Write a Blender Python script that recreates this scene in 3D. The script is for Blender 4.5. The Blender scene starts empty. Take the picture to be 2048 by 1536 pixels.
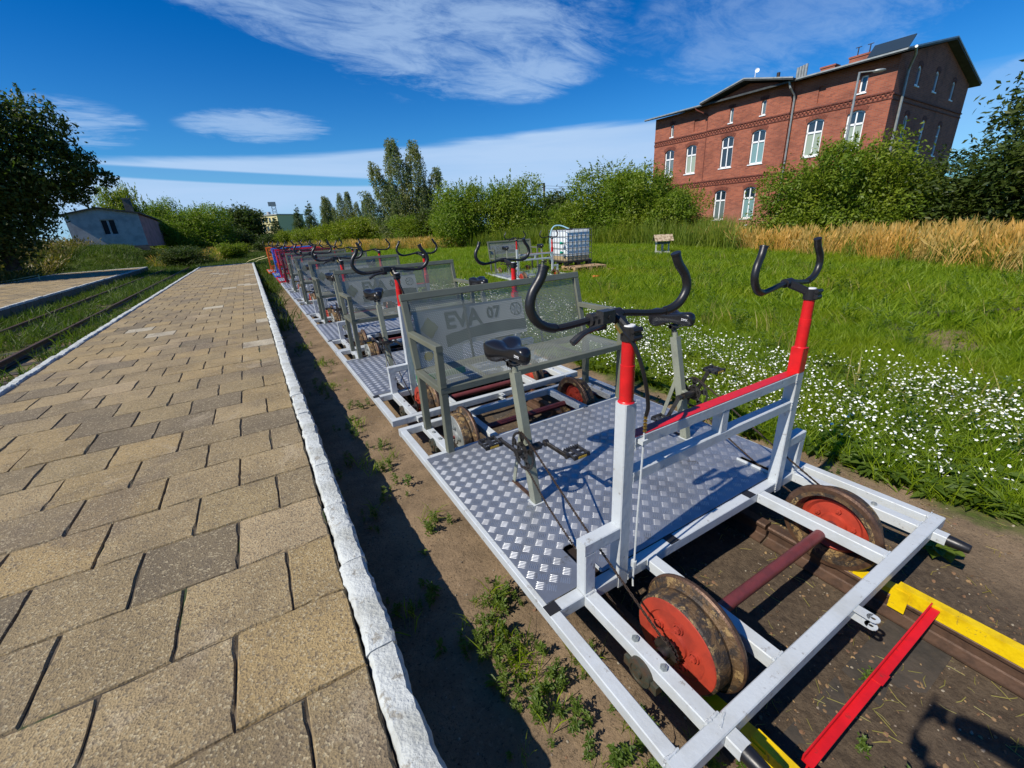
import bpy, math, random
import numpy as np
from mathutils import Vector, Matrix
random.seed(7); rng = np.random.default_rng(7)
R = math.radians
scene = bpy.context.scene
COL = scene.collection

# ------------------------------------------------------------------ camera, sky, sun, exposure
cam_data = bpy.data.cameras.new('camera'); cam = bpy.data.objects.new('camera', cam_data); COL.objects.link(cam)
CAMR = Matrix(((0.8564884, 0.22614568, -0.46398895), (-0.51331159, 0.27876472, -0.81166584), (-0.05421097, 0.93335329, 0.35484195)))
cam.matrix_world = Matrix.Translation((0, 0, 1.75)) @ CAMR.to_4x4()
cam_data.sensor_width = 36; cam_data.lens = 14.843; cam_data.clip_start = 0.02; cam_data.clip_end = 2000
scene.camera = cam
scene.view_settings.view_transform = 'Standard'; scene.view_settings.look = 'None'
scene.view_settings.exposure = 0.2; scene.view_settings.gamma = 1; scene.view_settings.use_curve_mapping = False
SUN_EL = 45.0; SUN_AZ = 264.0          # azimuth clockwise from +Y
ld = bpy.data.lights.new('sun', 'SUN'); ld.energy = 5.0; ld.angle = R(0.5); ld.color = (1.0, 0.93, 0.82)
sun = bpy.data.objects.new('sun', ld); COL.objects.link(sun)
sd = Vector((math.sin(R(SUN_AZ))*math.cos(R(SUN_EL)), math.cos(R(SUN_AZ))*math.cos(R(SUN_EL)), math.sin(R(SUN_EL))))
sun.rotation_euler = sd.to_track_quat('Z', 'Y').to_euler(); sun.location = (-6, -2, 12)

class NT:
    """tiny helper for shader nodes"""
    def __init__(s, tree): s.t = tree; s.n = tree.nodes; s.l = tree.links
    def add(s, typ, ins=None, **kw):
        n = s.n.new(typ)
        for k, v in kw.items(): setattr(n, k, v)
        for k, v in (ins or {}).items(): s.put(n.inputs[k], v)
        return n
    def put(s, sock, v):
        if isinstance(v, bpy.types.NodeSocket): s.l.new(v, sock)
        else: sock.default_value = v
    def m(s, op, a, b=0.0, c=None, clamp=False):
        n = s.n.new('ShaderNodeMath'); n.operation = op; n.use_clamp = clamp
        s.put(n.inputs[0], a); s.put(n.inputs[1], b)
        if c is not None: s.put(n.inputs[2], c)
        return n.outputs[0]
    def mix(s, f, a, b, mode='MIX'):
        n = s.n.new('ShaderNodeMix'); n.data_type = 'RGBA'; n.blend_type = mode
        s.put(n.inputs[0], f); s.put(n.inputs[6], a); s.put(n.inputs[7], b)
        return n.outputs[2]
    def ss(s, x, lo, hi):
        n = s.n.new('ShaderNodeMapRange'); n.interpolation_type = 'SMOOTHSTEP'
        s.put(n.inputs[0], x); n.inputs[1].default_value = lo; n.inputs[2].default_value = hi
        n.inputs[3].default_value = 0; n.inputs[4].default_value = 1
        return n.outputs[0]
    def noise(s, vec, scale, detail=4, rough=.55, dist=0.0):
        n = s.n.new('ShaderNodeTexNoise'); s.put(n.inputs['Vector'], vec)
        n.inputs['Scale'].default_value = scale; n.inputs['Detail'].default_value = detail
        n.inputs['Roughness'].default_value = rough; n.inputs['Distortion'].default_value = dist
        return n.outputs[0]

def build_world():
    w = bpy.data.worlds.new('World'); scene.world = w; w.use_nodes = True
    t = NT(w.node_tree); t.n.clear()
    sky = t.add('ShaderNodeTexSky', sky_type='NISHITA'); sky.sun_disc = False
    sky.sun_elevation = R(SUN_EL); sky.sun_rotation = R(SUN_AZ); sky.air_density = 1.0; sky.dust_density = 0.3; sky.ozone_density = 3.0
    tc = t.add('ShaderNodeTexCoord'); sep = t.add('ShaderNodeSeparateXYZ', {0: tc.outputs['Generated']})
    x, y, z = sep.outputs
    zz = t.m('MAXIMUM', z, 0.0)
    h = t.m('SQRT', t.m('ADD', t.m('MULTIPLY', x, x), t.m('MULTIPLY', y, y)))
    el = t.m('DIVIDE', zz, t.m('MAXIMUM', h, .05))          # tangent of the elevation
    az = t.m('ARCTAN2', x, y)                                # radians from +Y towards +X
    deep = t.mix(t.ss(el, 0.0, .40), (0.36, 0.94, 1.40, 1), (0.0, 0.58, 1.27, 1))
    base = t.mix(1.0, sky.outputs[0], deep, 'MULTIPLY')
    k = t.m('ADD', zz, .12)
    px = t.m('DIVIDE', x, k); py = t.m('DIVIDE', y, k)
    pv = t.add('ShaderNodeCombineXYZ', {0: px, 1: py, 2: 0.0}).outputs[0]
    warp = t.add('ShaderNodeVectorMath', {0: pv, 1: (0, 0, 0)}, operation='ADD')
    rot = t.add('ShaderNodeMapping', {'Vector': pv, 'Rotation': (0, 0, R(-62)), 'Scale': (1.0, 2.0, 1)})
    n1 = t.noise(rot.outputs[0], 1.7, 9, .66, .9)            # streaky cirrus
    n2 = t.noise(pv, .9, 3, .5, .3)
    n3 = t.noise(rot.outputs[0], 6.5, 7, .7, .8)
    def blob(a0, e0, ra, re, tilt=0.0):
        da = t.m('SUBTRACT', az, R(a0)); de = t.m('SUBTRACT', el, e0)
        de = t.m('SUBTRACT', de, t.m('MULTIPLY', da, tilt))
        q = t.m('ADD', t.m('POWER', t.m('ABSOLUTE', t.m('DIVIDE', da, R(ra))), 2.0), t.m('POWER', t.m('ABSOLUTE', t.m('DIVIDE', de, re)), 2.0))
        return t.m('SUBTRACT', 1.0, q, clamp=True)
    tex = t.m('ADD', t.m('MULTIPLY', t.m('SUBTRACT', n1, .5), 2.6), t.m('MULTIPLY', t.m('SUBTRACT', n3, .5), 1.0))
    def cl(mask, bias, gain):
        v = t.m('ADD', t.m('MULTIPLY', mask, gain), t.m('ADD', tex, bias))
        return t.m('MULTIPLY', t.ss(v, 0.0, 1.15), t.ss(mask, 0.0, .35))
    big = blob(25, .350, 23, .135, -.10)
    big2 = blob(33, .285, 10, .065, 0.0)
    tail = blob(6, .385, 20, .09, -.13)
    c = t.m('MAXIMUM', cl(big, -.32, 1.15), cl(tail, -.38, 1.0))
    c = t.m('MAXIMUM', c, cl(big2, .05, 1.0))
    c = t.m('MAXIMUM', c, cl(blob(4, .192, 8, .032), .05, .9))
    c = t.m('MAXIMUM', c, cl(blob(-11, .18, 6, .04), .0, .8))
    c = t.m('MAXIMUM', c, t.m('MULTIPLY', cl(blob(77, .12, 9, .07, .35), .45, 1.0), .55))
    c = t.m('MAXIMUM', c, t.m('MULTIPLY', cl(blob(60, .30, 18, .12, 0), -.15, .9), .5))
    c = t.m('MAXIMUM', c, t.m('MULTIPLY', cl(blob(10, .60, 90, .25, 0), -.35, .9), .5))
    c = t.m('MULTIPLY', c, .66)
    # low layer cloud: long horizontal band
    ev = t.add('ShaderNodeCombineXYZ', {0: t.m('MULTIPLY', az, 1.6), 1: t.m('MULTIPLY', el, 16.0), 2: 0.0}).outputs[0]
    nb = t.noise(ev, 1.5, 6, .55, .4)
    top = t.m('ADD', .140, t.m('MULTIPLY', t.ss(az, R(-12), R(42)), .042))
    e2 = t.m('SUBTRACT', t.m('ADD', top, t.m('MULTIPLY', t.m('SUBTRACT', nb, .5), .035)), el)
    band = t.ss(e2, 0.0, .016)
    gap = t.m('MULTIPLY', t.ss(blob(0, .107, 24, .012, -.05), 0.0, .6), .85)
    band = t.m('MULTIPLY', band, t.m('SUBTRACT', 1.0, gap))
    band = t.m('MULTIPLY', band, t.m('ADD', .62, t.m('MULTIPLY', nb, .70)))
    band = t.m('MULTIPLY', band, t.m('SUBTRACT', 1.0, t.m('MULTIPLY', t.ss(az, R(47), R(62)), .75)))
    band = t.m('MULTIPLY', band, t.m('ADD', .60, t.m('MULTIPLY', t.ss(el, .02, .07), .40)))
    cloud = t.m('MAXIMUM', c, t.m('MULTIPLY', band, .95))
    colc = t.mix(t.ss(el, .0, .3), (5.0, 7.2, 10.4, 1), (4.9, 6.9, 9.9, 1))
    col = t.mix(cloud, base, colc)
    bg = t.add('ShaderNodeBackground', {0: col, 1: .078})
    out = t.add('ShaderNodeOutputWorld', {0: bg.outputs[0]})
build_world()

# ------------------------------------------------------------------ helpers
def pol(az, h, z=0.0): return Vector((h*math.sin(R(az)), h*math.cos(R(az)), z))
def sstep(a, b, x):
    t = np.clip((x-a)/(b-a), 0, 1); return t*t*(3-2*t)
def hgt(x, y):
    x = np.asarray(x, float); y = np.asarray(y, float)
    h = 1.45*sstep(-11.2, -16.5, x)
    h = np.maximum(h, 1.62*sstep(36, 45, y)*sstep(-5.6, -9.0, x))
    h = h - .060*sstep(1.02, 1.10, x)*sstep(2.30, 2.20, x)
    h = h + .012*np.sin(x*3.1+y*1.3)*np.sin(y*2.3-x*.7)*sstep(.3, .6, x)*sstep(3.0, 2.4, x)
    h = h + .25*sstep(4, 30, x)*(.5+.5*np.sin(x*.21+1)*np.cos(y*.17)) * .6
    return h
def H(x, y): return float(hgt(x, y))

ORI = Vector((0, 0, 0))
class MB:
    def __init__(s): s.v = []; s.f = []; s.sm = []; s.rec = []
    def add(s, vs, fs, smooth=False):
        vs = [tuple(v) for v in vs]; s.rec.append((vs, fs, smooth))
        b = len(s.v); s.v += vs; s.f += [tuple(i+b for i in f) for f in fs]; s.sm += [smooth]*len(fs)
    def box(s, x0, x1, y0, y1, z0, z1, M=None):
        vs = [Vector((x, y, z)) for x in (x0, x1) for y in (y0, y1) for z in (z0, z1)]
        if M is not None: vs = [M @ v for v in vs]
        s.add(vs, [(0, 1, 3, 2), (4, 6, 7, 5), (0, 4, 5, 1), (2, 3, 7, 6), (0, 2, 6, 4), (1, 5, 7, 3)])
    def beam(s, p0, p1, w, h=None, up=(0, 0, 1), ch=.0035):
        """square tube with rounded (chamfered) edges; w across, h along 'up'"""
        h = h or w; p0 = Vector(p0); p1 = Vector(p1); d = (p1-p0).normalized(); u = Vector(up)
        if abs(d.dot(u)) > .95: u = Vector((0, 1, 0))
        r = d.cross(u).normalized(); u = r.cross(d)
        a, b = w/2, h/2
        prof = [(a-ch, -b), (a, -b+ch), (a, b-ch), (a-ch, b), (-a+ch, b), (-a, b-ch), (-a, -b+ch), (-a+ch, -b)]
        vs = [p+r*x+u*y for p in (p0, p1) for x, y in prof]
        fs = [(i, (i+1) % 8, 8+(i+1) % 8, 8+i) for i in range(8)] + [tuple(range(7, -1, -1)), tuple(range(8, 16))]
        s.add(vs, fs)
    def tube(s, pts, r, n=10, cap=True, smooth=True):
        pts = [Vector(p) for p in pts]; rs = r if isinstance(r, (list, tuple)) else [r]*len(pts)
        vs = []; pr = None
        for i, p in enumerate(pts):
            d = (pts[min(i+1, len(pts)-1)]-pts[max(i-1, 0)]).normalized()
            if pr is None:
                q = Vector((0, 0, 1)) if abs(d.z) < .9 else Vector((1, 0, 0)); pr = d.cross(q).normalized()
            else: pr = (pr-d*pr.dot(d)).normalized()
            b = d.cross(pr)
            vs += [p+(pr*math.cos(2*math.pi*k/n)+b*math.sin(2*math.pi*k/n))*rs[i] for k in range(n)]
        fs = [(i*n+k, i*n+(k+1) % n, (i+1)*n+(k+1) % n, (i+1)*n+k) for i in range(len(pts)-1) for k in range(n)]
        s.add(vs, fs, smooth)
        if cap:
            m = len(pts)-1
            s.add(vs[:n], [tuple(range(n-1, -1, -1))]); s.add(vs[m*n:], [tuple(range(n))])
    def lathe(s, c, axis, prof, n=32, smooth=True, closed=False):
        """prof: (offset along axis, radius)"""
        c = Vector(c); a = Vector(axis).normalized()
        q = Vector((0, 0, 1)) if abs(a.z) < .9 else Vector((1, 0, 0)); u = a.cross(q).normalized(); w = a.cross(u)
        vs = [c+a*o+(u*math.cos(2*math.pi*k/n)+w*math.sin(2*math.pi*k/n))*r for o, r in prof for k in range(n)]
        m = len(prof); e = m if closed else m-1
        fs = [(i*n+k, i*n+(k+1) % n, ((i+1) % m)*n+(k+1) % n, ((i+1) % m)*n+k) for i in range(e) for k in range(n)]
        s.add(vs, fs, smooth)
    def disc(s, c, axis, r, n=24):
        s.lathe(c, axis, [(0, r), (0, 1e-4)], n, False)
    def hexbolt(s, c, axis, r, h): s.lathe(c, axis, [(0, r), (h, r), (h, r*.85), (h*1.05, r*.4), (h*1.5, r*.38), (h*1.5, 1e-4)], 6, False)
    def sphere(s, c, r, n=10, m=6, sc=(1, 1, 1)):
        c = Vector(c); vs = []
        for i in range(m+1):
            th = math.pi*i/m
            for k in range(n):
                ph = 2*math.pi*k/n
                vs.append(c+Vector((r*sc[0]*math.sin(th)*math.cos(ph), r*sc[1]*math.sin(th)*math.sin(ph), r*sc[2]*math.cos(th))))
        s.add(vs, [(i*n+k, (i+1)*n+k, (i+1)*n+(k+1) % n, i*n+(k+1) % n) for i in range(m) for k in range(n)], True)
    def mesh(s, name, mt=None):
        me = bpy.data.meshes.new(name)
        me.from_pydata([(v[0]-ORI.x, v[1]-ORI.y, v[2]-ORI.z) for v in s.v], [], s.f)
        me.polygons.foreach_set('use_smooth', s.sm)
        if any(s.sm): me.set_sharp_from_angle(angle=R(32))
        if mt: me.materials.append(mt)
        return me
    def each(s, name, mt, parent=None):
        """every box / beam / disc of the collection becomes an object of its own"""
        n = 0; groups = []
        for vs, fs, sm in s.rec:
            b = MB(); b.v = list(vs); b.f = [tuple(i) for i in fs]; b.sm = [sm]*len(fs); groups.append(b)
        return [b.build(name, mt, parent) for b in groups]
    def build(s, name, mt, parent=None, loc=None):
        return link(name, s.mesh(name, mt), parent, loc)
def link(name, me, parent=None, loc=None):
    o = bpy.data.objects.new(name, me); COL.objects.link(o)
    if parent: o.parent = parent
    if loc is not None: o.location = loc
    return o
def empty(name, loc=(0, 0, 0), rz=0):
    o = bpy.data.objects.new(name, None); COL.objects.link(o); o.location = loc; o.rotation_euler = (0, 0, rz)
    o.empty_display_size = .1
    return o
def tag(o, label=None, cat=None, group=None, kind=None):
    if label: o['label'] = label
    if cat: o['category'] = cat
    if group: o['group'] = group
    if kind: o['kind'] = kind
    return o
def copy_tree(o, parent=None):
    c = o.copy(); COL.objects.link(c)
    if parent: c.parent = parent
    for ch in list(o.children): copy_tree(ch, c)
    return c
def smooth_path(pts, n=6):
    P = [Vector(p) for p in pts]; P = [P[0]*2-P[1]]+P+[P[-1]*2-P[-2]]; out = []
    for i in range(1, len(P)-2):
        for k in range(n):
            t = k/n
            out.append(.5*((2*P[i])+(P[i+1]-P[i-1])*t+(2*P[i-1]-5*P[i]+4*P[i+1]-P[i+2])*t*t+(-P[i-1]+3*P[i]-3*P[i+1]+P[i+2])*t**3))
    out.append(P[-2]); return out
def npmesh(name, V, F, mt, smooth=False):
    """V (N,3), F (M,k) fixed-size polygons"""
    me = bpy.data.meshes.new(name); N = len(V); M, k = F.shape
    me.vertices.add(N); me.vertices.foreach_set('co', np.asarray(V, np.float32).ravel())
    me.loops.add(M*k); me.loops.foreach_set('vertex_index', F.astype(np.int32).ravel())
    me.polygons.add(M); me.polygons.foreach_set('loop_start', np.arange(0, M*k, k, dtype=np.int32))
    me.update(calc_edges=True)
    if smooth: me.polygons.foreach_set('use_smooth', np.ones(M, bool))
    if mt: me.materials.append(mt)
    return me

# ------------------------------------------------------------------ materials
def mat(name, col, rough=.6, metal=0.0, col2=None, nscale=8, lo=.4, hi=.65, bump=0, bscale=60, spec=.5, coat=0, coords='Object', rand=0.0, extra=None):
    m = bpy.data.materials.new(name); m.use_nodes = True; t = NT(m.node_tree); b = t.n['Principled BSDF']
    tc = t.add('ShaderNodeTexCoord'); vec = tc.outputs[coords]
    c = (*col, 1)
    if col2 is not None:
        c = t.mix(t.ss(t.noise(vec, nscale, 6, .62), lo, hi), c, (*col2, 1))
    if extra: c = extra(t, vec, c)
    if rand:
        oi = t.add('ShaderNodeObjectInfo')
        hs = t.add('ShaderNodeHueSaturation', {'Color': c, 'Value': t.m('ADD', 1-rand, t.m('MULTIPLY', oi.outputs['Random'], 2*rand)),
             'Hue': t.m('ADD', .5-rand*.06, t.m('MULTIPLY', oi.outputs['Random'], rand*.12))})
        c = hs.outputs[0]
    t.put(b.inputs['Base Color'], c); b.inputs['Roughness'].default_value = rough; b.inputs['Metallic'].default_value = metal
    b.inputs['Specular IOR Level'].default_value = spec; b.inputs['Coat Weight'].default_value = coat
    if bump:
        bn = t.add('ShaderNodeBump', {'Height': t.noise(vec, bscale, 5, .6), 'Strength': bump}); bn.inputs['Distance'].default_value = .01
        t.l.new(bn.outputs[0], b.inputs['Normal'])
    return m
def scuffs(amount=.5, col=(.16, .13, .10), sc=35):
    def f(t, vec, c):
        n = t.m('MULTIPLY', t.ss(t.noise(vec, sc, 8, .7), .60, .68), amount)
        return t.mix(n, c, (*col, 1))
    return f
M = {}
M['white'] = mat('white_paint', (.49, .525, .54), .33, 0, (.43, .45, .44), 5, .42, .72, .2, 40, extra=scuffs(.6, (.16, .13, .10), 24))
M['grey'] = mat('grey_green_paint', (.135, .143, .105), .42, 0, (.11, .116, .086), 4, bump=.08, bscale=50, extra=scuffs(.3, (.05, .05, .045)))
M['greypost'] = mat('grey_post_paint', (.22, .235, .18), .45, 0, (.18, .19, .15), 6, bump=.1, bscale=50, extra=scuffs(.35, (.09, .07, .05)))
M['redp'] = mat('red_paint', (.62, .012, .014), .33, 0, (.5, .01, .012), 9, bump=.12, bscale=60, extra=scuffs(.6, (.22, .03, .02), 20))
M['maroon'] = mat('maroon_paint', (.11, .012, .02), .4, 0, (.07, .01, .014), 5, bump=.05)
M['crimson'] = mat('crimson_paint', (.52, .01, .03), .4, 0, (.42, .01, .02), 5, bump=.05)
M['blue'] = mat('blue_paint', (.02, .13, .55), .4, 0, (.02, .10, .45), 5, bump=.05)
M['orange'] = mat('orange_paint', (.75, .14, .015), .4, 0, (.62, .11, .01), 5, bump=.05)
M['rubber'] = mat('black_grip', (.012, .012, .013), .38, 0, bump=.05, bscale=120)
M['blackplastic'] = mat('black_plastic', (.018, .018, .02), .42, 0, (.03, .03, .03), 30, bump=.1, bscale=200)
M['vinyl'] = mat('black_vinyl', (.010, .010, .012), .30, 0, bump=.05, bscale=160, coat=.15)
M['stem'] = mat('black_cast_metal', (.02, .02, .022), .45, .3, bump=.1, bscale=150)
M['steel'] = mat('dark_steel', (.10, .095, .09), .42, .85, (.06, .05, .04), 20, bump=.1)
M['chain'] = mat('chain_steel', (.05, .042, .036), .5, .6, (.07, .04, .025), 90)
M['alu'] = mat('aluminium_sheet', (.38, .41, .45), .44, .7, (.29, .31, .34), 5, bump=.05, bscale=25, extra=scuffs(.6, (.17, .15, .12), 9))
M['alubar'] = mat('aluminium_tread', (.56, .58, .60), .42, .85, (.40, .41, .42), 6)
M['perf'] = mat('perforated_sheet', (.20, .215, .18), .45, 0, (.15, .16, .14), 3)
M['rust'] = mat('rusty_tread', (.13, .078, .036), .58, .25, (.045, .034, .026), 26, .42, .55, .7, 70, extra=lambda t, v, c: t.mix(t.ss(t.noise(v, 14, 7, .75), .54, .58), c, (.30, .20, .085, 1)))
M['rustrim'] = mat('worn_flange', (.13, .072, .042), .45, .45, (.075, .042, .028), 30, bump=.25, bscale=110)
M['wheelred'] = mat('red_oxide_paint', (.40, .045, .022), .5, 0, (.28, .035, .02), 10, bump=.12, bscale=60)
M['axle'] = mat('axle_maroon', (.16, .035, .035), .5, .1, (.12, .03, .03), 20, bump=.15)
M['darkaxle'] = mat('axle_dark', (.03, .022, .02), .6, .2, bump=.2)
M['brass'] = mat('brass', (.55, .38, .10), .3, .9)
M['bearing'] = mat('bearing_green', (.05, .06, .045), .55, .3, (.08, .05, .03), 30, bump=.2)
M['black'] = mat('black_tape', (.012, .012, .013), .6)
M['yellow'] = mat('yellow_paint', (.72, .50, .0), .5, 0, (.55, .36, .0), 12, .45, .7, .25, 60, extra=scuffs(.85, (.16, .09, .04), 22))
M['rail'] = mat('rail_rust', (.115, .066, .042), .6, .35, (.075, .045, .03), 18, bump=.3, bscale=70)
M['railtop'] = mat('rail_head', (.10, .066, .045), .38, .6, (.065, .04, .03), 10, bump=.1)
M['sleeper'] = mat('sleeper', (.06, .048, .036), .9, 0, (.035, .03, .024), 8, bump=.6, bscale=40)
M['signwhite'] = mat('sign_white', (.62, .66, .68), .4)
M['signgreen'] = mat('sign_green', (.025, .06, .035), .5)
M['brightgreen'] = mat('sign_bright_green', (.01, .22, .05), .4)
M['signlime'] = mat('sign_yellow_green', (.20, .22, .04), .5)
M['yellowdot'] = mat('sign_yellow', (.6, .45, .02), .5)
M['logowhite'] = mat('print_white', (.7, .7, .7), .5)
M['reflector'] = mat('amber_reflector', (.6, .38, .05), .3)
M['kerb'] = mat('kerb_paint', (.52, .545, .52), .8, 0, (.37, .38, .34), 5, .40, .7, 1.0, 55,
      extra=lambda t, v, c: t.mix(t.m('MULTIPLY', t.ss(t.noise(t.add('ShaderNodeNewGeometry').outputs['Position'], 11, 9, .75), .57, .62), .85), t.mix(t.ss(t.m('SUBTRACT', t.noise(v, 9, 8, .72), t.m('MULTIPLY', t.m('SUBTRACT', t.add('ShaderNodeSeparateXYZ', {0: v}).outputs[2], -.14), 1.3)), .60, .65), c, (.17, .14, .10, 1)), (.27, .25, .20, 1)) if False else t.mix(t.ss(t.m('ADD', t.add('ShaderNodeSeparateXYZ', {0: v}).outputs[2], t.m('MULTIPLY', t.m('SUBTRACT', t.noise(v, 12, 6, .7), .5), .09)), -.050, -.062), t.mix(t.m('MULTIPLY', t.ss(t.noise(t.add('ShaderNodeNewGeometry').outputs['Position'], 11, 9, .75), .56, .62), .85), c, (.27, .25, .20, 1)), (.13, .115, .09, 1)))
M['concrete'] = mat('old_concrete', (.16, .15, .13), .9, 0, (.09, .085, .07), 4, bump=.5, bscale=20)
def paver_mat():
    m = bpy.data.materials.new('paver_concrete'); m.use_nodes = True; t = NT(m.node_tree); b = t.n['Principled BSDF']
    tc = t.add('ShaderNodeTexCoord'); g = t.add('ShaderNodeNewGeometry').outputs['Position']
    oi = t.add('ShaderNodeObjectInfo'); at = t.add('ShaderNodeAttribute', attribute_name='tone')
    r = t.m('FRACT', t.m('ADD', oi.outputs['Random'], at.outputs['Fac']))
    ramp = t.add('ShaderNodeValToRGB', {0: r}); cr = ramp.color_ramp; cr.interpolation = 'CONSTANT'
    cols = [(0, (.325, .235, .105)), (.15, (.285, .212, .105)), (.30, (.350, .250, .110)), (.45, (.255, .192, .100)), (.60, (.330, .245, .122)), (.74, (.295, .220, .105)), (.84, (.185, .142, .080)), (.92, (.380, .285, .155)), (.975, (.50, .44, .31))]
    while len(cr.elements) < len(cols): cr.elements.new(.5)
    for e, (p, c) in zip(cr.elements, cols): e.position = p; e.color = (*c, 1)
    c = ramp.outputs[0]
    c = t.mix(t.ss(t.noise(g, 2.3, 5, .6), .40, .70), c, t.mix(1.0, c, (.70, .70, .72, 1), 'MULTIPLY'))
    c = t.mix(t.m('MULTIPLY', t.ss(t.noise(g, 9, 6, .7), .55, .72), .55), c, (.12, .095, .065, 1))
    c = t.mix(t.m('MULTIPLY', t.ss(t.noise(g, .9, 7, .68), .54, .68), .6), c, (.14, .105, .07, 1))
    c = t.mix(1.0, c, (1.02, 1.02, 1.03, 1), 'MULTIPLY')
    c = t.mix(t.m('MULTIPLY', t.ss(t.noise(g, 1.7, 6, .7, .5), .60, .68), .35), c, (.46, .38, .26, 1))
    vo = t.add('ShaderNodeTexVoronoi', {'Vector': g, 'Scale': 130.0}); sepc = t.add('ShaderNodeSeparateColor', {0: vo.outputs['Color']})
    c = t.mix(t.m('MULTIPLY', t.ss(sepc.outputs[0], .84, .90), .55), c, (.50, .42, .26, 1))
    c = t.mix(t.m('MULTIPLY', t.ss(sepc.outputs[1], .82, .88), .6), c, (.09, .07, .048, 1))
    c = t.mix(t.m('MULTIPLY', t.ss(t.noise(g, 260, 2, .6), .5, .7), .5), c, (.11, .085, .055, 1))
    t.put(b.inputs['Base Color'], c); b.inputs['Roughness'].default_value = .88
    hh = t.m('ADD', t.m('MULTIPLY', vo.outputs['Distance'], .6), t.m('MULTIPLY', t.noise(g, 90, 5, .7), 1.2))
    bn = t.add('ShaderNodeBump', {'Height': hh, 'Strength': .75}); bn.inputs['Distance'].default_value = .006
    t.l.new(bn.outputs[0], b.inputs['Normal'])
    return m
M['paver'] = paver_mat()
M['grout'] = mat('joint_sand', (.045, .036, .024), .95, 0, (.13, .10, .065), 9, .45, .6, bump=.6, extra=lambda t, v, c: t.mix(t.ss(t.noise(v, 3.0, 5), .60, .66), c, (.03, .055, .012, 1)))
def ground_mat():
    m = bpy.data.materials.new('soil'); m.use_nodes = True; t = NT(m.node_tree); b = t.n['Principled BSDF']
    g = t.add('ShaderNodeNewGeometry').outputs['Position']; sp = t.add('ShaderNodeSeparateXYZ', {0: g}); x, y = sp.outputs[0], sp.outputs[1]
    soil = t.mix(t.ss(t.noise(g, 3.5, 7, .62), .35, .65), (.250, .178, .108, 1), (.165, .118, .072, 1))
    soil = t.mix(t.m('MULTIPLY', t.ss(t.noise(g, 45, 4, .7), .55, .66), .6), soil, (.26, .19, .12, 1))
    soil = t.mix(t.m('MULTIPLY', t.ss(t.noise(g, 80, 4, .7), .56, .66), .75), soil, (.045, .034, .022, 1))
    bed = t.mix(t.ss(t.noise(g, 30, 6, .7), .4, .62), (.085, .064, .044, 1), (.045, .034, .025, 1))
    inb = t.m('MULTIPLY', t.ss(x, 1.10, 1.20), t.m('SUBTRACT', 1.0, t.ss(x, 2.5, 3.1)))
    soil = t.mix(t.m('MULTIPLY', inb, t.m('ADD', .55, t.m('MULTIPLY', t.noise(g, 2, 4), .6)), clamp=True), soil, bed)
    grass = t.mix(t.ss(t.noise(g, 1.2, 6, .6), .35, .65), (.05, .085, .012, 1), (.085, .11, .018, 1))
    grass = t.mix(t.ss(t.noise(g, 22, 6, .7), .5, .65), grass, (.05, .05, .02, 1))
    n = t.m('MULTIPLY', t.m('SUBTRACT', t.noise(g, 1.6, 5, .6), .5), 1.4)
    far = t.ss(t.m('ADD', y, t.m('MULTIPLY', n, 5.0)), 13.0, 22.0)
    gr = t.m('MAXIMUM', t.ss(t.m('ADD', x, n), 3.25, 3.55), t.m('SUBTRACT', 1.0, t.ss(x, -3.2, -2.7)))
    gr = t.m('MULTIPLY', gr, t.m('SUBTRACT', 1.0, t.m('MULTIPLY', t.m('MULTIPLY', t.ss(x, -6.2, -6.0), t.m('SUBTRACT', 1.0, t.ss(x, -2.9, -2.6))), t.m('ADD', .25, t.ss(t.noise(g, 1.1, 4), .4, .6)), clamp=True)))
    gr = t.m('MAXIMUM', gr, t.m('MULTIPLY', far, .8))
    pat = t.m('SUBTRACT', 1.0, t.m('ADD', t.m('POWER', t.m('DIVIDE', t.m('SUBTRACT', x, 7.6), 1.0), 2.0), t.m('POWER', t.m('DIVIDE', t.m('SUBTRACT', y, 1.7), .6), 2.0)), clamp=True)
    gr = t.m('MULTIPLY', gr, t.m('SUBTRACT', 1.0, t.ss(pat, .3, .8)))
    path = t.m('MULTIPLY', t.ss(y, 34.0, 40.0), t.m('MULTIPLY', t.ss(x, -1.6, -.9), t.m('SUBTRACT', 1.0, t.ss(x, .4, 1.4))))
    gr = t.m('MULTIPLY', gr, t.m('SUBTRACT', 1.0, t.m('MULTIPLY', path, t.ss(t.noise(g, .35, 3), .42, .55))))
    c = t.mix(gr, soil, grass)
    t.put(b.inputs['Base Color'], c); b.inputs['Roughness'].default_value = .95; b.inputs['Specular IOR Level'].default_value = .2
    bn = t.add('ShaderNodeBump', {'Height': t.m('ADD', t.noise(g, 60, 6, .7), t.m('MULTIPLY', t.noise(g, 9, 4, .6), 2.0)), 'Strength': .8}); bn.inputs['Distance'].default_value = .012
    t.l.new(bn.outputs[0], b.inputs['Normal'])
    return m
M['ground'] = ground_mat()
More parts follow.
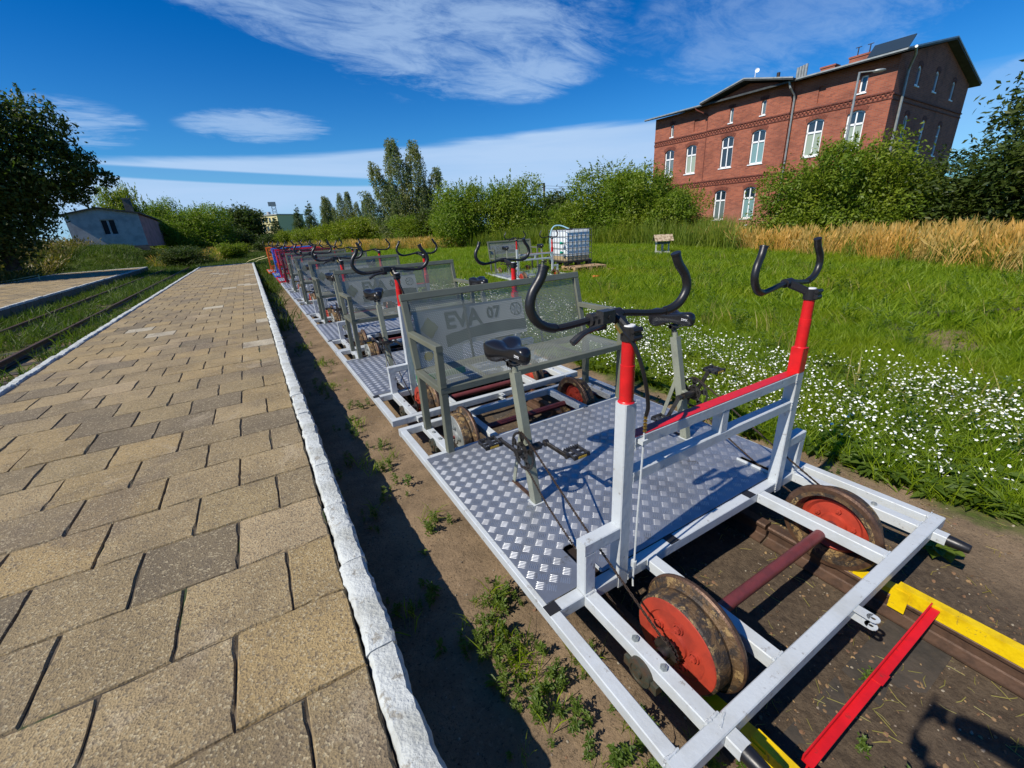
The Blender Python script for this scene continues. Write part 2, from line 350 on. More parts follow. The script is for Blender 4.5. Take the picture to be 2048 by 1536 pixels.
def leaf_mat(name, c1, c2, trans=.35, rough=.5, hue=.0):
    m = bpy.data.materials.new(name); m.use_nodes = True; t = NT(m.node_tree); b = t.n['Principled BSDF']
    g = t.add('ShaderNodeNewGeometry'); oi = t.add('ShaderNodeObjectInfo')
    tc = t.add('ShaderNodeTexCoord')
    r = t.m('FRACT', t.m('ADD', g.outputs['Random Per Island'], oi.outputs['Random']))
    c = t.mix(r, (*c1, 1), (*c2, 1))
    c = t.mix(t.m('MULTIPLY', t.ss(t.noise(g.outputs['Position'], .55, 3, .6), .42, .62), .45), c, (c1[0]*1.9+.02, c1[1]*1.35+.015, c1[2]*.8, 1))
    t.put(b.inputs['Base Color'], c); b.inputs['Roughness'].default_value = rough; b.inputs['Specular IOR Level'].default_value = .3
    tr = t.add('ShaderNodeBsdfTranslucent', {0: t.mix(1.0, c, (1.5, 1.9, .7, 1), 'MULTIPLY')})
    ms = t.add('ShaderNodeMixShader', {0: trans, 1: b.outputs[0], 2: tr.outputs[0]})
    t.l.new(ms.outputs[0], t.n['Material Output'].inputs[0])
    return m
M['leafA'] = leaf_mat('leaf_mid_green', (.090, .145, .012), (.175, .24, .022))
M['leafB'] = leaf_mat('leaf_yellow_green', (.11, .16, .010), (.19, .22, .018))
M['leafC'] = leaf_mat('leaf_dark_green', (.030, .054, .011), (.068, .098, .017), .28)
M['leafBirch'] = leaf_mat('leaf_birch', (.11, .14, .06), (.19, .22, .10))
M['leafFir'] = leaf_mat('leaf_fir', (.035, .065, .022), (.06, .10, .03), .25)
M['grassA'] = leaf_mat('grass_blade', (.115, .190, .007), (.225, .300, .012), .42)
M['grassL'] = leaf_mat('left_weed_blade', (.042, .075, .010), (.095, .135, .020), .35)
M['weedleaf'] = leaf_mat('weed_leaf', (.055, .105, .014), (.12, .175, .028), .35)
M['tallweed'] = leaf_mat('tall_weed', (.10, .155, .015), (.20, .24, .035), .4)
M['gold'] = leaf_mat('dry_grass', (.38, .255, .075), (.52, .375, .13), .35)
M['brownweed'] = leaf_mat('brown_weed', (.11, .10, .03), (.17, .13, .045), .3)
M['straw'] = leaf_mat('straw_stalk', (.20, .19, .05), (.30, .27, .09), .3)
M['petal'] = mat('white_petal', (.80, .82, .76), .6)
M['pollen'] = mat('yellow_pollen', (.65, .55, .05), .6)
M['bark'] = mat('bark', (.07, .055, .04), .9, 0, (.04, .03, .024), 12, bump=.6, bscale=30)
M['birchbark'] = mat('birch_bark', (.42, .40, .36), .8, 0, (.06, .05, .045), 6, .52, .6, .2)
M['winframe'] = mat('window_frame_white', (.80, .82, .82), .4)
def glass(name, c, rough=.06): return mat(name, c, rough, 0, spec=.8, coat=.6)
M['glassdark'] = glass('pane_dark', (.015, .03, .045)); M['glassteal'] = glass('pane_pale_blind', (.17, .30, .30)); M['glassgreen'] = glass('pane_green_blind', (.30, .36, .27)); M['glassgrey'] = glass('pane_curtain', (.12, .16, .16))
def brick_mat():
    m = bpy.data.materials.new('brickwork'); m.use_nodes = True; t = NT(m.node_tree); b = t.n['Principled BSDF']
    tc = t.add('ShaderNodeTexCoord'); ob = t.add('ShaderNodeSeparateXYZ', {0: tc.outputs['Object']}); nn = t.add('ShaderNodeSeparateXYZ', {0: tc.outputs['Normal']})
    side = t.m('GREATER_THAN', t.m('ABSOLUTE', nn.outputs[0]), .5)
    u = t.m('ADD', t.m('MULTIPLY', ob.outputs[1], side), t.m('MULTIPLY', ob.outputs[0], t.m('SUBTRACT', 1.0, side)))
    v = t.add('ShaderNodeCombineXYZ', {0: u, 1: ob.outputs[2], 2: 0.0}).outputs[0]
    br = t.add('ShaderNodeTexBrick', {'Vector': v, 'Color1': (.37, .105, .052, 1), 'Color2': (.235, .062, .034, 1), 'Mortar': (.26, .17, .13, 1), 'Scale': 1.0, 'Mortar Size': .007, 'Mortar Smooth': .2, 'Bias': -.1, 'Brick Width': .26, 'Row Height': .078})
    c = t.mix(t.ss(t.noise(v, .8, 6, .65), .42, .7), br.outputs[0], t.mix(1.0, br.outputs[0], (.68, .66, .66, 1), 'MULTIPLY'))
    c = t.mix(t.m('MULTIPLY', t.ss(t.noise(v, 4.5, 4, .7), .62, .72), .25), c, (.36, .16, .11, 1))
    lowp = t.m('SUBTRACT', 1.0, t.ss(t.m('ADD', ob.outputs[2], t.m('MULTIPLY', t.noise(v, 1.2, 4), 1.5)), .8, 3.6))
    c = t.mix(t.m('MULTIPLY', lowp, .35), c, (.36, .21, .17, 1))
    t.put(b.inputs['Base Color'], c); b.inputs['Roughness'].default_value = .85
    bn = t.add('ShaderNodeBump', {'Height': t.m('ADD', t.m('MULTIPLY', br.outputs['Fac'], -1.0), t.m('MULTIPLY', t.noise(v, 14, 4), .6)), 'Strength': .5}); bn.inputs['Distance'].default_value = .012
    t.l.new(bn.outputs[0], b.inputs['Normal'])
    return m
M['brick'] = brick_mat()
M['brickdark'] = mat('brick_band', (.17, .045, .028), .85, 0, (.10, .03, .02), 6, bump=.3)
M['roofdark'] = mat('roof_felt', (.035, .04, .042), .7, 0, (.06, .065, .065), 3, bump=.2)
M['zinc'] = mat('zinc', (.36, .38, .37), .5, .5, (.26, .29, .28), 5, bump=.1)
M['soffit'] = mat('soffit_wood', (.045, .03, .022), .8)
M['solar'] = mat('solar_panel', (.03, .05, .07), .25, .2)
M['plaster'] = mat('old_plaster', (.50, .50, .47), .9, 0, (.36, .36, .35), 1.6, .4, .65, .3, 12, extra=scuffs(.5, (.15, .15, .14), 2.6))
M['pink'] = mat('pink_plaster', (.42, .22, .22), .9, 0, (.30, .16, .16), 1.5, bump=.3, bscale=12)
M['woodwhite'] = mat('weathered_white_wood', (.52, .53, .50), .8, 0, (.28, .26, .22), 14, .45, .6, .3, 40)
M['woodroof'] = mat('pale_roof_board', (.42, .33, .22), .8, 0, (.20, .14, .08), 9, .48, .58, .3, 30)
M['bluewood'] = mat('blue_painted_wood', (.03, .08, .10), .6)
M['pallet'] = mat('pallet_wood', (.48, .32, .17), .85, 0, (.32, .2, .1), 7, bump=.3)
M['plasticblack'] = mat('black_pallet_plastic', (.012, .012, .013), .5)
def tank_mat():
    m = bpy.data.materials.new('tank_plastic'); m.use_nodes = True; t = NT(m.node_tree); b = t.n['Principled BSDF']
    b.inputs['Base Color'].default_value = (.66, .70, .72, 1); b.inputs['Roughness'].default_value = .35
    b.inputs['Subsurface Weight'].default_value = .25; b.inputs['Subsurface Radius'].default_value = (.1, .1, .1)
    return m
M['tank'] = tank_mat(); M['tankwater'] = mat('tank_murky_bottom', (.36, .27, .14), .4)
M['cage'] = mat('galvanised_cage', (.20, .21, .21), .45, .6)
M['hose'] = mat('pale_blue_hose', (.30, .52, .60), .4); M['teal'] = mat('teal_valve', (.0, .28, .18), .4)
M['ragorange'] = mat('orange_rag', (.75, .10, .03), .7)
M['tarp'] = mat('white_tarp', (.75, .77, .78), .5, bump=.4, bscale=3)
M['tape'] = mat('barrier_rope', (.55, .50, .28), .7)
M['cloth'] = mat('dark_jacket', (.03, .035, .05), .8); M['jeans'] = mat('jeans', (.04, .06, .12), .85); M['skin'] = mat('skin', (.45, .26, .18), .5); M['hair'] = mat('hair', (.04, .025, .015), .6)
M['cream'] = mat('cream_wall', (.68, .60, .30), .85); M['paleroof'] = mat('pale_roof', (.35, .35, .34), .8)
M['pebble'] = mat('pebble', (.24, .20, .15), .8, 0, (.20, .17, .13), 3, rand=.3)
M['chip'] = mat('bark_chip', (.20, .12, .06), .9, rand=.3)

# ------------------------------------------------------------------ ground
def build_ground():
    def axis(fine0, fine1, step, lo, hi):
        a = list(np.arange(fine0, fine1+1e-6, step)); s = step; v = a[-1]
        while v < hi: s *= 1.22; v += s; a.append(min(v, hi))
        s = step; v = a[0]; pre = []
        while v > lo: s *= 1.22; v -= s; pre.append(max(v, lo))
        return np.array(pre[::-1]+a)
    xs = axis(-18, 12, .12, -400, 500); ys = axis(-3, 14, .12, -120, 700)
    X, Y = np.meshgrid(xs, ys, indexing='ij'); Z = hgt(X, Y)
    near = (Y < 14) & (X > .1) & (X < 3.6)
    Z = Z + np.where(near, rng.normal(0, .004, Z.shape), 0)
    nx, ny = X.shape; V = np.stack([X, Y, Z], -1).reshape(-1, 3)
    i = np.arange(nx-1)[:, None]*ny+np.arange(ny-1)[None, :]
    F = np.stack([i, i+ny, i+ny+1, i+1], -1).reshape(-1, 4)
    o = link('ground', npmesh('ground', V, F, M['ground'], True)); o['kind'] = 'structure'
build_ground()

# ------------------------------------------------------------------ platforms
def chamfer_box(x0, x1, y0, y1, z0, z1, c):
    vs = [(x0, y0, z0), (x1, y0, z0), (x1, y1, z0), (x0, y1, z0), (x0, y0, z1-c), (x1, y0, z1-c), (x1, y1, z1-c), (x0, y1, z1-c),
          (x0+c, y0+c, z1), (x1-c, y0+c, z1), (x1-c, y1-c, z1), (x0+c, y1-c, z1)]
    fs = [(0, 1, 5, 4), (1, 2, 6, 5), (2, 3, 7, 6), (3, 0, 4, 7), (4, 5, 9, 8), (5, 6, 10, 9), (6, 7, 11, 10), (7, 4, 8, 11), (8, 9, 10, 11)]
    return vs, fs
TOPZ = .36; PW = .394
def rough_paver(w, seed):
    """slab with broken, uneven edges"""
    r = random.Random(seed); g = .0028; b = MB()
    n = 6; ring = []
    for a in range(4):
        for k in range(n):
            f = k/n; cx = [(-1, -1), (1, -1), (1, 1), (-1, 1)]; p, q = cx[a], cx[(a+1) % 4]
            ring.append(((p[0]+(q[0]-p[0])*f)*(w/2-g), (p[1]+(q[1]-p[1])*f)*(PW/2-g)))
    m = len(ring)
    out = [(x, y, -.009-r.random()*.004) for x, y in ring]
    inn = []
    for x, y in ring:
        c = .003+r.random()**3*.010
        l = math.hypot(x, y); inn.append((x-c*(x/(w/2)), y-c*(y/(PW/2)), 0))
    low = [(x, y, -.06) for x, y in ring]
    vs = low+out+inn+[(0, 0, 0)]
    fs = [(i, (i+1) % m, m+(i+1) % m, m+i) for i in range(m)]+[(m+i, m+(i+1) % m, 2*m+(i+1) % m, 2*m+i) for i in range(m)]
    fs += [(2*m+i, 2*m+(i+1) % m, 3*m) for i in range(m)]
    b.add(vs, fs); return b.mesh('paver', M['paver'])
def kerb_mesh(seed, L=.5, w=.108, h=.36):
    r = random.Random(seed); b = MB(); ny, prof = 26, [(-.5, -h), (-.5, -.15), (-.5, -.05), (-.47, -.012), (-.36, 0), (-.12, .002), (.12, .002), (.36, 0), (.47, -.014), (.5, -.05), (.5, -.15), (.5, -h)]
    bias = [r.gauss(0, .0015) for _ in prof]; vs = []
    ph = r.random()*6; am = .004+r.random()*.009
    for j in range(ny+1):
        yy = -L/2+L*j/ny; e = .006*(1-min(1, min(j, ny-j)/1.5))
        wob = am*.5*(math.sin(ph+yy*11)+.7*math.sin(ph*2+yy*29)+.5*math.sin(ph*3+yy*61))
        for i, (px, pz) in enumerate(prof):
            jit = 0 if pz < -.2 else 1
            vs.append((px*w+wob*jit+jit*(r.gauss(0, .0015)+bias[i]), yy, pz-e*(1 if pz > -.2 else 0)+jit*(r.gauss(0, .0014))))
    n = len(prof)
    b.add(vs, [(j*n+i, (j+1)*n+i, (j+1)*n+i+1, j*n+i+1) for j in range(ny) for i in range(n-1)], True)
    b.add(vs[:n], [tuple(range(n))]); b.add(vs[-n:], [tuple(range(n-1, -1, -1))])
    return b.mesh('kerb_stone', M['kerb'])
KM = [kerb_mesh(s) for s in range(9)]
PM = [rough_paver(PW, 100+s) for s in range(14)]; PH = [rough_paver(PW/2, 200+s) for s in range(5)]
def platform(label_y, x0, x1, y0, y1, single_to, kerb_x, far_x, skew=0):
    core = MB(); core.box(x0-.03, x1+.03, y0, y1, -.2, TOPZ-.05)
    core.box(x0, x1, y0, y1, TOPZ-.05, TOPZ-.0085)
    p = core.build('platform', M['grout']); p['kind'] = 'structure'
    rows = int((y1-y0)/PW); V = []; F = []; T = []
    for j in range(rows):
        yc = y0+PW*(j+.5); cells = []
        if j % 2: xr = x1
        else:
            cells.append((x1-PW/4, PW/2)); xr = x1-PW/2
        while xr-PW > x0-.01: cells.append((xr-PW/2, PW)); xr -= PW
        if xr-x0 > .08: cells.append(((xr+x0)/2, xr-x0))
        for cx, w in cells:
            dz = random.gauss(0, .0016)
            if yc < single_to and yc > -.5 and w in (PW, PW/2):
                o = link('paver', random.choice(PM if w == PW else PH), p, (cx, yc, TOPZ+dz))
                o.rotation_euler = (random.gauss(0, .0035), random.gauss(0, .0035), random.gauss(0, .004)+(math.pi if random.random() < .5 else 0))
            else:
                vs, fs = chamfer_box(cx-w/2+.0045, cx+w/2-.0045, yc-PW/2+.0045, yc+PW/2-.0045, TOPZ-.04, TOPZ+dz, .006)
                b = len(V); V += vs; F += [tuple(i+b for i in f) for f in fs]; T += [random.random()]*len(vs)
    me = bpy.data.meshes.new('far_pavers'); me.from_pydata(V, [], F); me.materials.append(M['paver'])
    a = me.attributes.new('tone', 'FLOAT', 'POINT'); a.data.foreach_set('value', T)
    o = link('paving_slabs', me, p); o['kind'] = 'stuff'
    for kx, rot in kerb_x:
        y = y0+.25; 
        while y < y1:
            o = link('kerb_stone', random.choice(KM), p, (kx+random.gauss(0, .003), y, TOPZ+.012+random.gauss(0, .004)))
            o.rotation_euler = (0, 0, rot+random.gauss(0, .006)); o.scale = (1, .5/.5*.992, 1); y += .5
    return p
plat = platform(0, -2.55, .030, -.8, 31.1, 17.6, [(.088, 0), (-2.62, math.pi)], None)
# far end kerb of the near platform
def end_kerb(p, xa, xb, ya, yb):
    L = math.hypot(xb-xa, yb-ya); n = max(1, int(L/.5)); ang = math.atan2(yb-ya, xb-xa)
    for i in range(n):
        f = (i+.5)/n; o = link('kerb_stone', random.choice(KM), p, (xa+(xb-xa)*f, ya+(yb-ya)*f, TOPZ+.012)); o.rotation_euler = (0, 0, ang-math.pi/2); o.scale = (1, L/n/.5, 1)
end_kerb(plat, -2.55, .03, 31.16, 31.16)
plat2 = platform(1, -10.4, -6.12, -.8, 37.5, -99, [(-6.06, 0)], None)
end_kerb(plat2, -10.46, -10.46, -.8, 37.5); end_kerb(plat2, -10.46, -6.06, 37.6, 37.6)

# ------------------------------------------------------------------ tracks
def rail_mesh(x, y0, y1, top, name, parent):
    prof = [(-.055, 0), (.055, 0), (.055, .010), (.012, .022), (.008, .03), (.008, .078), (.030, .088), (.032, .104), (.026, .112), (-.026, .112), (-.032, .104), (-.030, .088), (-.008, .078), (-.008, .03), (-.012, .022), (-.055, .010)]
    n = len(prof); b = MB(); ys = list(np.arange(y0, y1, 3.0))+[y1]
    vs = [(x+px, y, top-.112+pz) for y in ys for px, pz in prof]
    b.add(vs, [(j*n+i, j*n+(i+1) % n, (j+1)*n+(i+1) % n, (j+1)*n+i) for j in range(len(ys)-1) for i in range(n)])
    b.add(vs[:n], [tuple(range(n-1, -1, -1))]); b.add(vs[-n:], [tuple(range(n))])
    return b.build(name, M['rail'], parent)
track = empty('railway_track', (0, 0, 0)); tag(track, 'rusty narrow railway track in dirt beneath the row of rail bikes', 'railway track', 'railway tracks')
rail_mesh(1.090, -3, 60, .0675, 'rail', track); rail_mesh(2.198, .985, 60, .0675, 'rail', track); rail_mesh(2.198, -3, .97, .0675, 'rail', track)
def sleepers(par, x0, x1, ya, yb, z, step=.62):
    y = ya
    while y < yb:
        b = MB(); dz = random.uniform(-.008, .006); b.box(x0, x1, y-.11, y+.11, z-.12, z+dz); b.build('sleeper', M['sleeper'], par); y += step+random.uniform(-.02, .02)
sleepers(track, .80, 2.48, -.35, 30, -.061)
# joint plates seen under the first bench
b = MB(); b.box(2.12, 2.158, 1.0, 1.0001+.001, .0, .001)
for yy in (2.62, 2.9):
    b = MB(); b.box(2.04, 2.36, yy-.09, yy+.09, -.044, -.028); b.hexbolt((2.09, yy, -.028), (0, 0, 1), .016, .02); b.hexbolt((2.31, yy, -.028), (0, 0, 1), .016, .02); b.build('base_plate', M['rail'], track)
track2 = empty('railway_track'); tag(track2, 'overgrown railway track between the two paved platforms, half hidden by weeds', 'railway track', 'railway tracks')
rail_mesh(-3.80, -3, 55, .135, 'rail', track2); rail_mesh(-5.13, -3, 55, .135, 'rail', track2)
sleepers(track2, -5.6, -3.35, 2, 30, .012, .66)

# ------------------------------------------------------------------ rail bike
BASE = Vector((1.68, 1.72, 0)); CX = 1.68
def holed_sheet(nx, ny, pitch, w, h, rh):
    """perforated sheet in local (u,v), hexagonal lattice with 6-sided holes, returns V2 (N,2), F (M,4)"""
    dx = pitch; dy = pitch*math.sqrt(3)/2; nx = int(w/dx); ny = int(h/dy); dx = w/(nx+.5); dy = h/ny
    I, J = np.meshgrid(np.arange(nx), np.arange(ny), indexing='ij'); I = I.ravel(); J = J.ravel()
    cx = (I+.5+(J % 2)*.5)*dx; cy = (J+.5)*dy
    R0 = dx/math.sqrt(3); a = np.radians([30, 90, 150, 210, 270, 330])
    ox = cx[:, None]+R0*np.cos(a); oy = cy[:, None]+R0*np.sin(a)*(dy/(dx*math.sqrt(3)/2))
    ix = cx[:, None]+rh*np.cos(a); iy = cy[:, None]+rh*np.sin(a)
    V = np.stack([np.concatenate([ox, ix], 1), np.concatenate([oy, iy], 1)], -1).reshape(-1, 2)
    base = np.arange(len(cx))*12
    F = np.stack([np.stack([base+k, base+(k+1) % 6, base+6+(k+1) % 6, base+6+k], -1) for k in range(6)], 1).reshape(-1, 4)
    return np.clip(V, [0, 0], [w, h]), F
def tread_mesh():
    V = []; F = []; p = .0505; s2 = math.sqrt(.5); L = .040; n = 0
    for i in range(-60, 60):
        for j in range(-60, 60):
            cx = 1.6+(i-j)*p*s2; cy = 1.8+(i+j)*p*s2
            if not (.735 < cx < 2.57 and 1.088 < cy < 2.437): continue
            if cy < 1.30 and (.915 < cx < 1.03 or 2.29 < cx < 2.41): continue
            o = (i+j) % 2; d = Vector((s2, s2, 0)) if o else Vector((s2, -s2, 0)); q = Vector((-d.y, d.x, 0))
            for k in range(5):
                c = Vector((cx, cy, .3045))+q*(k-2)*.0088
                b = len(V); w = .0023
                for t, ww, zz in ((-.5, 0, 0), (-.3, w, 0), (.3, w, 0), (.5, 0, 0), (.3, -w, 0), (-.3, -w, 0), (-.32, 0, .0014), (.32, 0, .0014)):
                    V.append(tuple(c+d*t*L+q*ww+Vector((0, 0, zz))-BASE))
                F += [(b, b+5, b+6), (b, b+6, b+1), (b+1, b+6, b+7, b+2), (b+2, b+7, b+3), (b+3, b+7, b+4), (b+4, b+7, b+6, b+5)]
    me = bpy.data.meshes.new('tread_bars'); me.from_pydata(V, [], F); me.materials.append(M['alubar']); return me
TREAD = tread_mesh()
def flat_text(txt, size, mt, name='lettering', bold=0.0):
    c = bpy.data.curves.new(name, 'FONT'); c.body = txt; c.size = size; c.extrude = .0008; c.offset = bold; c.resolution_u = 2
    o = bpy.data.objects.new(name, c); COL.objects.link(o)
    dg = bpy.context.evaluated_depsgraph_get(); me = bpy.data.meshes.new_from_object(o.evaluated_get(dg))
    bpy.data.objects.remove(o); me.name = name; me.materials.clear(); me.materials.append(mt); return me

def wheel(root, side, y, axz, disc_mat, sprocket):
    """side -1: left wheel (outer face towards -x)"""
    xo = 1.036 if side < 0 else 2.282; ax = (1, 0, 0) if side < 0 else (-1, 0, 0)
    c = (xo, y, axz)
    w = MB(); w.lathe(c, ax, [(.0, .150), (.0, .176), (.006, .1815), (.03, .184), (.060, .184), (.066, .180), (.076, .177), (.084, .183), (.090, .205), (.097, .2175), (.108, .2165), (.117, .209), (.117, .168), (.060, .150), (.02, .147)], 48, closed=True)
    o = w.build('wheel', M['rust'], root)
    fl = MB(); fl.lathe(c, ax, [(.0905, .2125), (.097, .2190), (.108, .2180), (.1185, .210), (.1185, .190)], 48); fl.build('flange', M['rustrim'], o)
    d = MB(); d.lathe(c, ax, [(.004, .1745), (-.003, .1715), (-.003, .128), (.005, .122), (.005, .052), (-.006, .050), (-.006, .034), (-.004, .033), (-.004, .0005)], 48)
    d.lathe(c, ax, [(.055, .150), (.062, .145), (.075, .13), (.062, .115), (.062, .06), (.078, .055), (.078, .02)], 40)
    d.build('wheel_disc', disc_mat, o)
    for k in range(5):
        a = 2*math.pi*k/5+.4
        bb = MB(); bb.lathe((xo+ax[0]*-.004, y+.084*math.cos(a), axz+.084*math.sin(a)), (-ax[0], 0, 0), [(-.012, .021), (.0, .021), (.0, .0155)], 12, False)
        bb.hexbolt((xo+ax[0]*-.004, y+.084*math.cos(a), axz+.084*math.sin(a)), (-ax[0], 0, 0), .0145, .011)
        bb.build('bolt', disc_mat, o)
        bb = MB(); bb.hexbolt((xo+ax[0]*.062, y+.084*math.cos(a), axz+.084*math.sin(a)), (ax[0], 0, 0), .0145, .011); bb.build('bolt', disc_mat, o)
    return o
def toothed(bld, c, axis, r, n, th, tooth):
    """ring of teeth as a thin disc"""
    c = Vector(c); a = Vector(axis); vs = []
    for s in (-th/2, th/2):
        for k in range(2*n):
            rr = r if k % 2 else r+tooth; ang = math.pi*k/n
            vs.append(c+a*s+Vector((0, math.cos(ang), math.sin(ang)))*rr)
    m = 2*n
    bld.add(vs, [tuple(range(m)), tuple(range(2*m-1, m-1, -1))]+[(k, (k+1) % m, m+(k+1) % m, m+k) for k in range(m)])
def ring_plate(bld, c, r0, r1, th, n=36):
    bld.lathe(c, (1, 0, 0), [(-th/2, r0), (-th/2, r1), (th/2, r1), (th/2, r0)], n, False, closed=True)
def chain_path(bld, pts, step=.0127):
    P = smooth_path(pts, 14); d = 0; acc = 0; k = 0
    for i in range(len(P)-1):
        seg = P[i+1]-P[i]; L = seg.length
        while acc < L:
            c = P[i]+seg*(acc/L); dr = seg.normalized()
            off = .0032 if k % 2 else .0018
            for s in (-1, 1):
                bld.beam(c-dr*.0058+Vector((s*off, 0, 0)), c+dr*.0058+Vector((s*off, 0, 0)), .0014, .0078, up=(0, 0, 1) if abs(dr.z) < .9 else (0, 1, 0), ch=.0003)
            bld.beam(c-Vector((.0045, 0, 0))+dr*.0058, c+Vector((.0045, 0, 0))+dr*.0058, .0052, .0052, ch=.001)
            acc += step; k += 1
        acc -= L

def crank_set(root, x, xin, out, y, z, ang, ring_side):
    """out=-1: ring on the -x side. crank angle in the yz plane for the ring-side crank (the other is opposite)"""
    ring_x = x+out*.062
    cr = MB()
    ring_plate(cr, (ring_x, y, z), .092, .103, .004)
    toothed2 = MB()
    for k in range(46):
        a = 2*math.pi*k/46; p = Vector((ring_x, y+.1045*math.cos(a), z+.1045*math.sin(a)))
        cr.box(-.0015, .0015, -.003, .003, -.0028, .0028, Matrix.Translation(p) @ Matrix.Rotation(a, 4, 'X'))
    ring_plate(cr, (ring_x, y, z), .018, .040, .005)
    for k in range(5):      # arms with rounded windows between them
        a = 2*math.pi*k/5+.3; d = Vector((0, math.cos(a), math.sin(a)))
        cr.beam(Vector((ring_x, y, z))+d*.032, Vector((ring_x, y, z))+d*.095, .005, .026, up=d.cross(Vector((1, 0, 0))))
        q = d.cross(Vector((1, 0, 0)))
        cr.lathe(Vector((ring_x, y, z))+d*.081+q*0, (1, 0, 0), [(-.0025, .010), (-.0025, .021), (.0025, .021), (.0025, .010)], 12, False, closed=True)
    ring_plate(cr, (ring_x, y, z), .040, .052, .0035)
    cr.build('chainring', M['steel'], root)
    bb = MB(); bb.tube([(x-.05, y, z), (x+.05, y, z)], .021, 14); bb.tube([(x-.085, y, z), (x+.085, y, z)], .009, 10); bb.build('bottom_bracket', M['steel'], root)
    for s, a in ((out, ang), (-out, ang+math.pi)):
        xs = x+s*.088; d = Vector((0, math.cos(a), math.sin(a))); e = Vector((xs+s*.012, y, z))+d*.168
        c = MB(); c.lathe((xs-.011, y, z), (1, 0, 0), [(0, 1e-4), (0, .019), (.022, .019), (.022, 1e-4)], 14)
        c.beam((xs, y, z), e, .014, .026, up=d.cross(Vector((1, 0, 0))), ch=.004)
        c.lathe(e-Vector((.009, 0, 0)), (1, 0, 0), [(0, 1e-4), (0, .014), (.018, .014), (.018, 1e-4)], 12)
        co = c.build('crank', M['steel'], root)
        p = MB(); x0 = e.x+s*.012; x1 = e.x+s*.112
        p.tube([(e.x, e.y, e.z), (x1, e.y, e.z)], .007, 8)
        for yy in (-.043, .043): p.beam((x0, e.y+yy, e.z), (x1, e.y+yy, e.z), .010, .022, ch=.002)
        for xx in (x0+s*.004, x1-s*.004): p.beam((xx, e.y-.046, e.z), (xx, e.y+.046, e.z), .008, .020, ch=.002)
        p.beam(((x0+x1)/2, e.y-.04, e.z), ((x0+x1)/2, e.y+.04, e.z), .03, .012)
        for yy in (-.046, .046):
            for t in range(7): p.box(x0+s*(.008+t*.014)-.003, x0+s*(.008+t*.014)+.003, e.y+yy-.004, e.y+yy+.004, e.z+.009, e.z+.016)
        po = p.build('pedal', M['blackplastic'], co)
        rf = MB()
        for yy in (-.0495, .0495): rf.box(min(x0, x1)+.025, max(x0, x1)-.025, e.y+yy-.0012, e.y+yy+.0012, e.z-.006, e.z+.006)
        rf.build('reflector', M['reflector'], co)

def saddle(root, x, y, z, yaw=0.0):
    """nose towards -y; y,z = middle of the top"""
    prof = []   # (t along y, half width, top z, bottom z)
    st = [(-.166, .006, -.026, -.034), (-.160, .019, -.010, -.046), (-.146, .029, .003, -.054), (-.125, .034, .009, -.058), (-.09, .038, .010, -.058), (-.05, .044, .004, -.056), (0, .062, -.002, -.05), (.045, .088, .004, -.056), (.085, .106, .014, -.070), (.12, .112, .018, -.082), (.148, .108, .012, -.084), (.162, .092, -.002, -.074), (.166, .07, -.02, -.05)]
    n = 20; vs = []
    st = [(a*.88, b*.9+.004, c*1.15+.004, d*1.25-.004) for a, b, c, d in st]
    P = smooth_path([(a, b, c) for a, b, c, d in st], 3); Q = smooth_path([(a, d, 0) for a, b, c, d in st], 3)
    for (a, hw, zt), (_, zb, _) in zip([tuple(p) for p in P], [tuple(p) for p in Q]):
        for k in range(n):
            th = 2*math.pi*k/n; cx, sz = math.cos(th), math.sin(th)
            px = hw*math.copysign(abs(cx)**(.95 if a < -.05 else .8), cx)
            if sz >= 0:
                pz = zt*1.0+(.018*abs(sz)**.8-.018); dip = .016*math.exp(-(px/.022)**2)*min(1, max(0, (a+.11)/.1)); pz -= dip*sz
                pz = zt-.022*(1-sz**.7)-dip*sz
            else: pz = zt-.022+(zb-zt+.022)*abs(sz)**(.85 if a < -.06 else .6)
            vs.append((x+px, y+a, z+pz))
    m = len(P); b = MB()
    b.add(vs, [(i*n+k, (i+1)*n+k, (i+1)*n+(k+1) % n, i*n+(k+1) % n) for i in range(m-1) for k in range(n)], True)
    b.add(vs[:n], [tuple(range(n))], True); b.add(vs[-n:], [tuple(range(n-1, -1, -1))], True)
    s = b.build('saddle', M['vinyl'], root)
    e = MB(); e.lathe((x, y+.163, z-.03), (0, 1, 0), [(0, .001), (.002, .03)], 12, False)
    cl = MB()
    for sx in (-.02, .02): cl.tube(smooth_path([(x+sx*.6, y-.12, z-.058), (x+sx, y-.04, z-.088), (x+sx, y+.05, z-.088), (x+sx*1.6, y+.12, z-.07)], 4), .0035, 6)
    cl.tube([(x-.03, y+.005, z-.092), (x+.03, y+.005, z-.092)], .013, 10); cl.tube([(x, y+.005, z-.095), (x, y-.002, z-.150)], .0135, 12)
    cl.lathe((x-.03, y+.005, z-.092), (1, 0, 0), [(0, 1e-4), (0, .018), (.008, .018), (.052, .018), (.06, .018), (.06, 1e-4)], 10)
    cl.tube([(x-.028, y-.012, z-.105), (x+.034, y-.012, z-.105)], .005, 6)
    cl.build('saddle_clamp', M['blackplastic'], s)
    tx = DMX.copy(); o = link('lettering', tx, s)
    o.matrix_local = Matrix.Translation(Vector((x-.0385, y-.080, z-.035))-ORI) @ Matrix(((0, 0, -1, 0), (-1, 0, 0, 0), (0, 1, 0, 0), (0, 0, 0, 1)))
    return s
DMX = flat_text('DMX', .021, M['logowhite'])

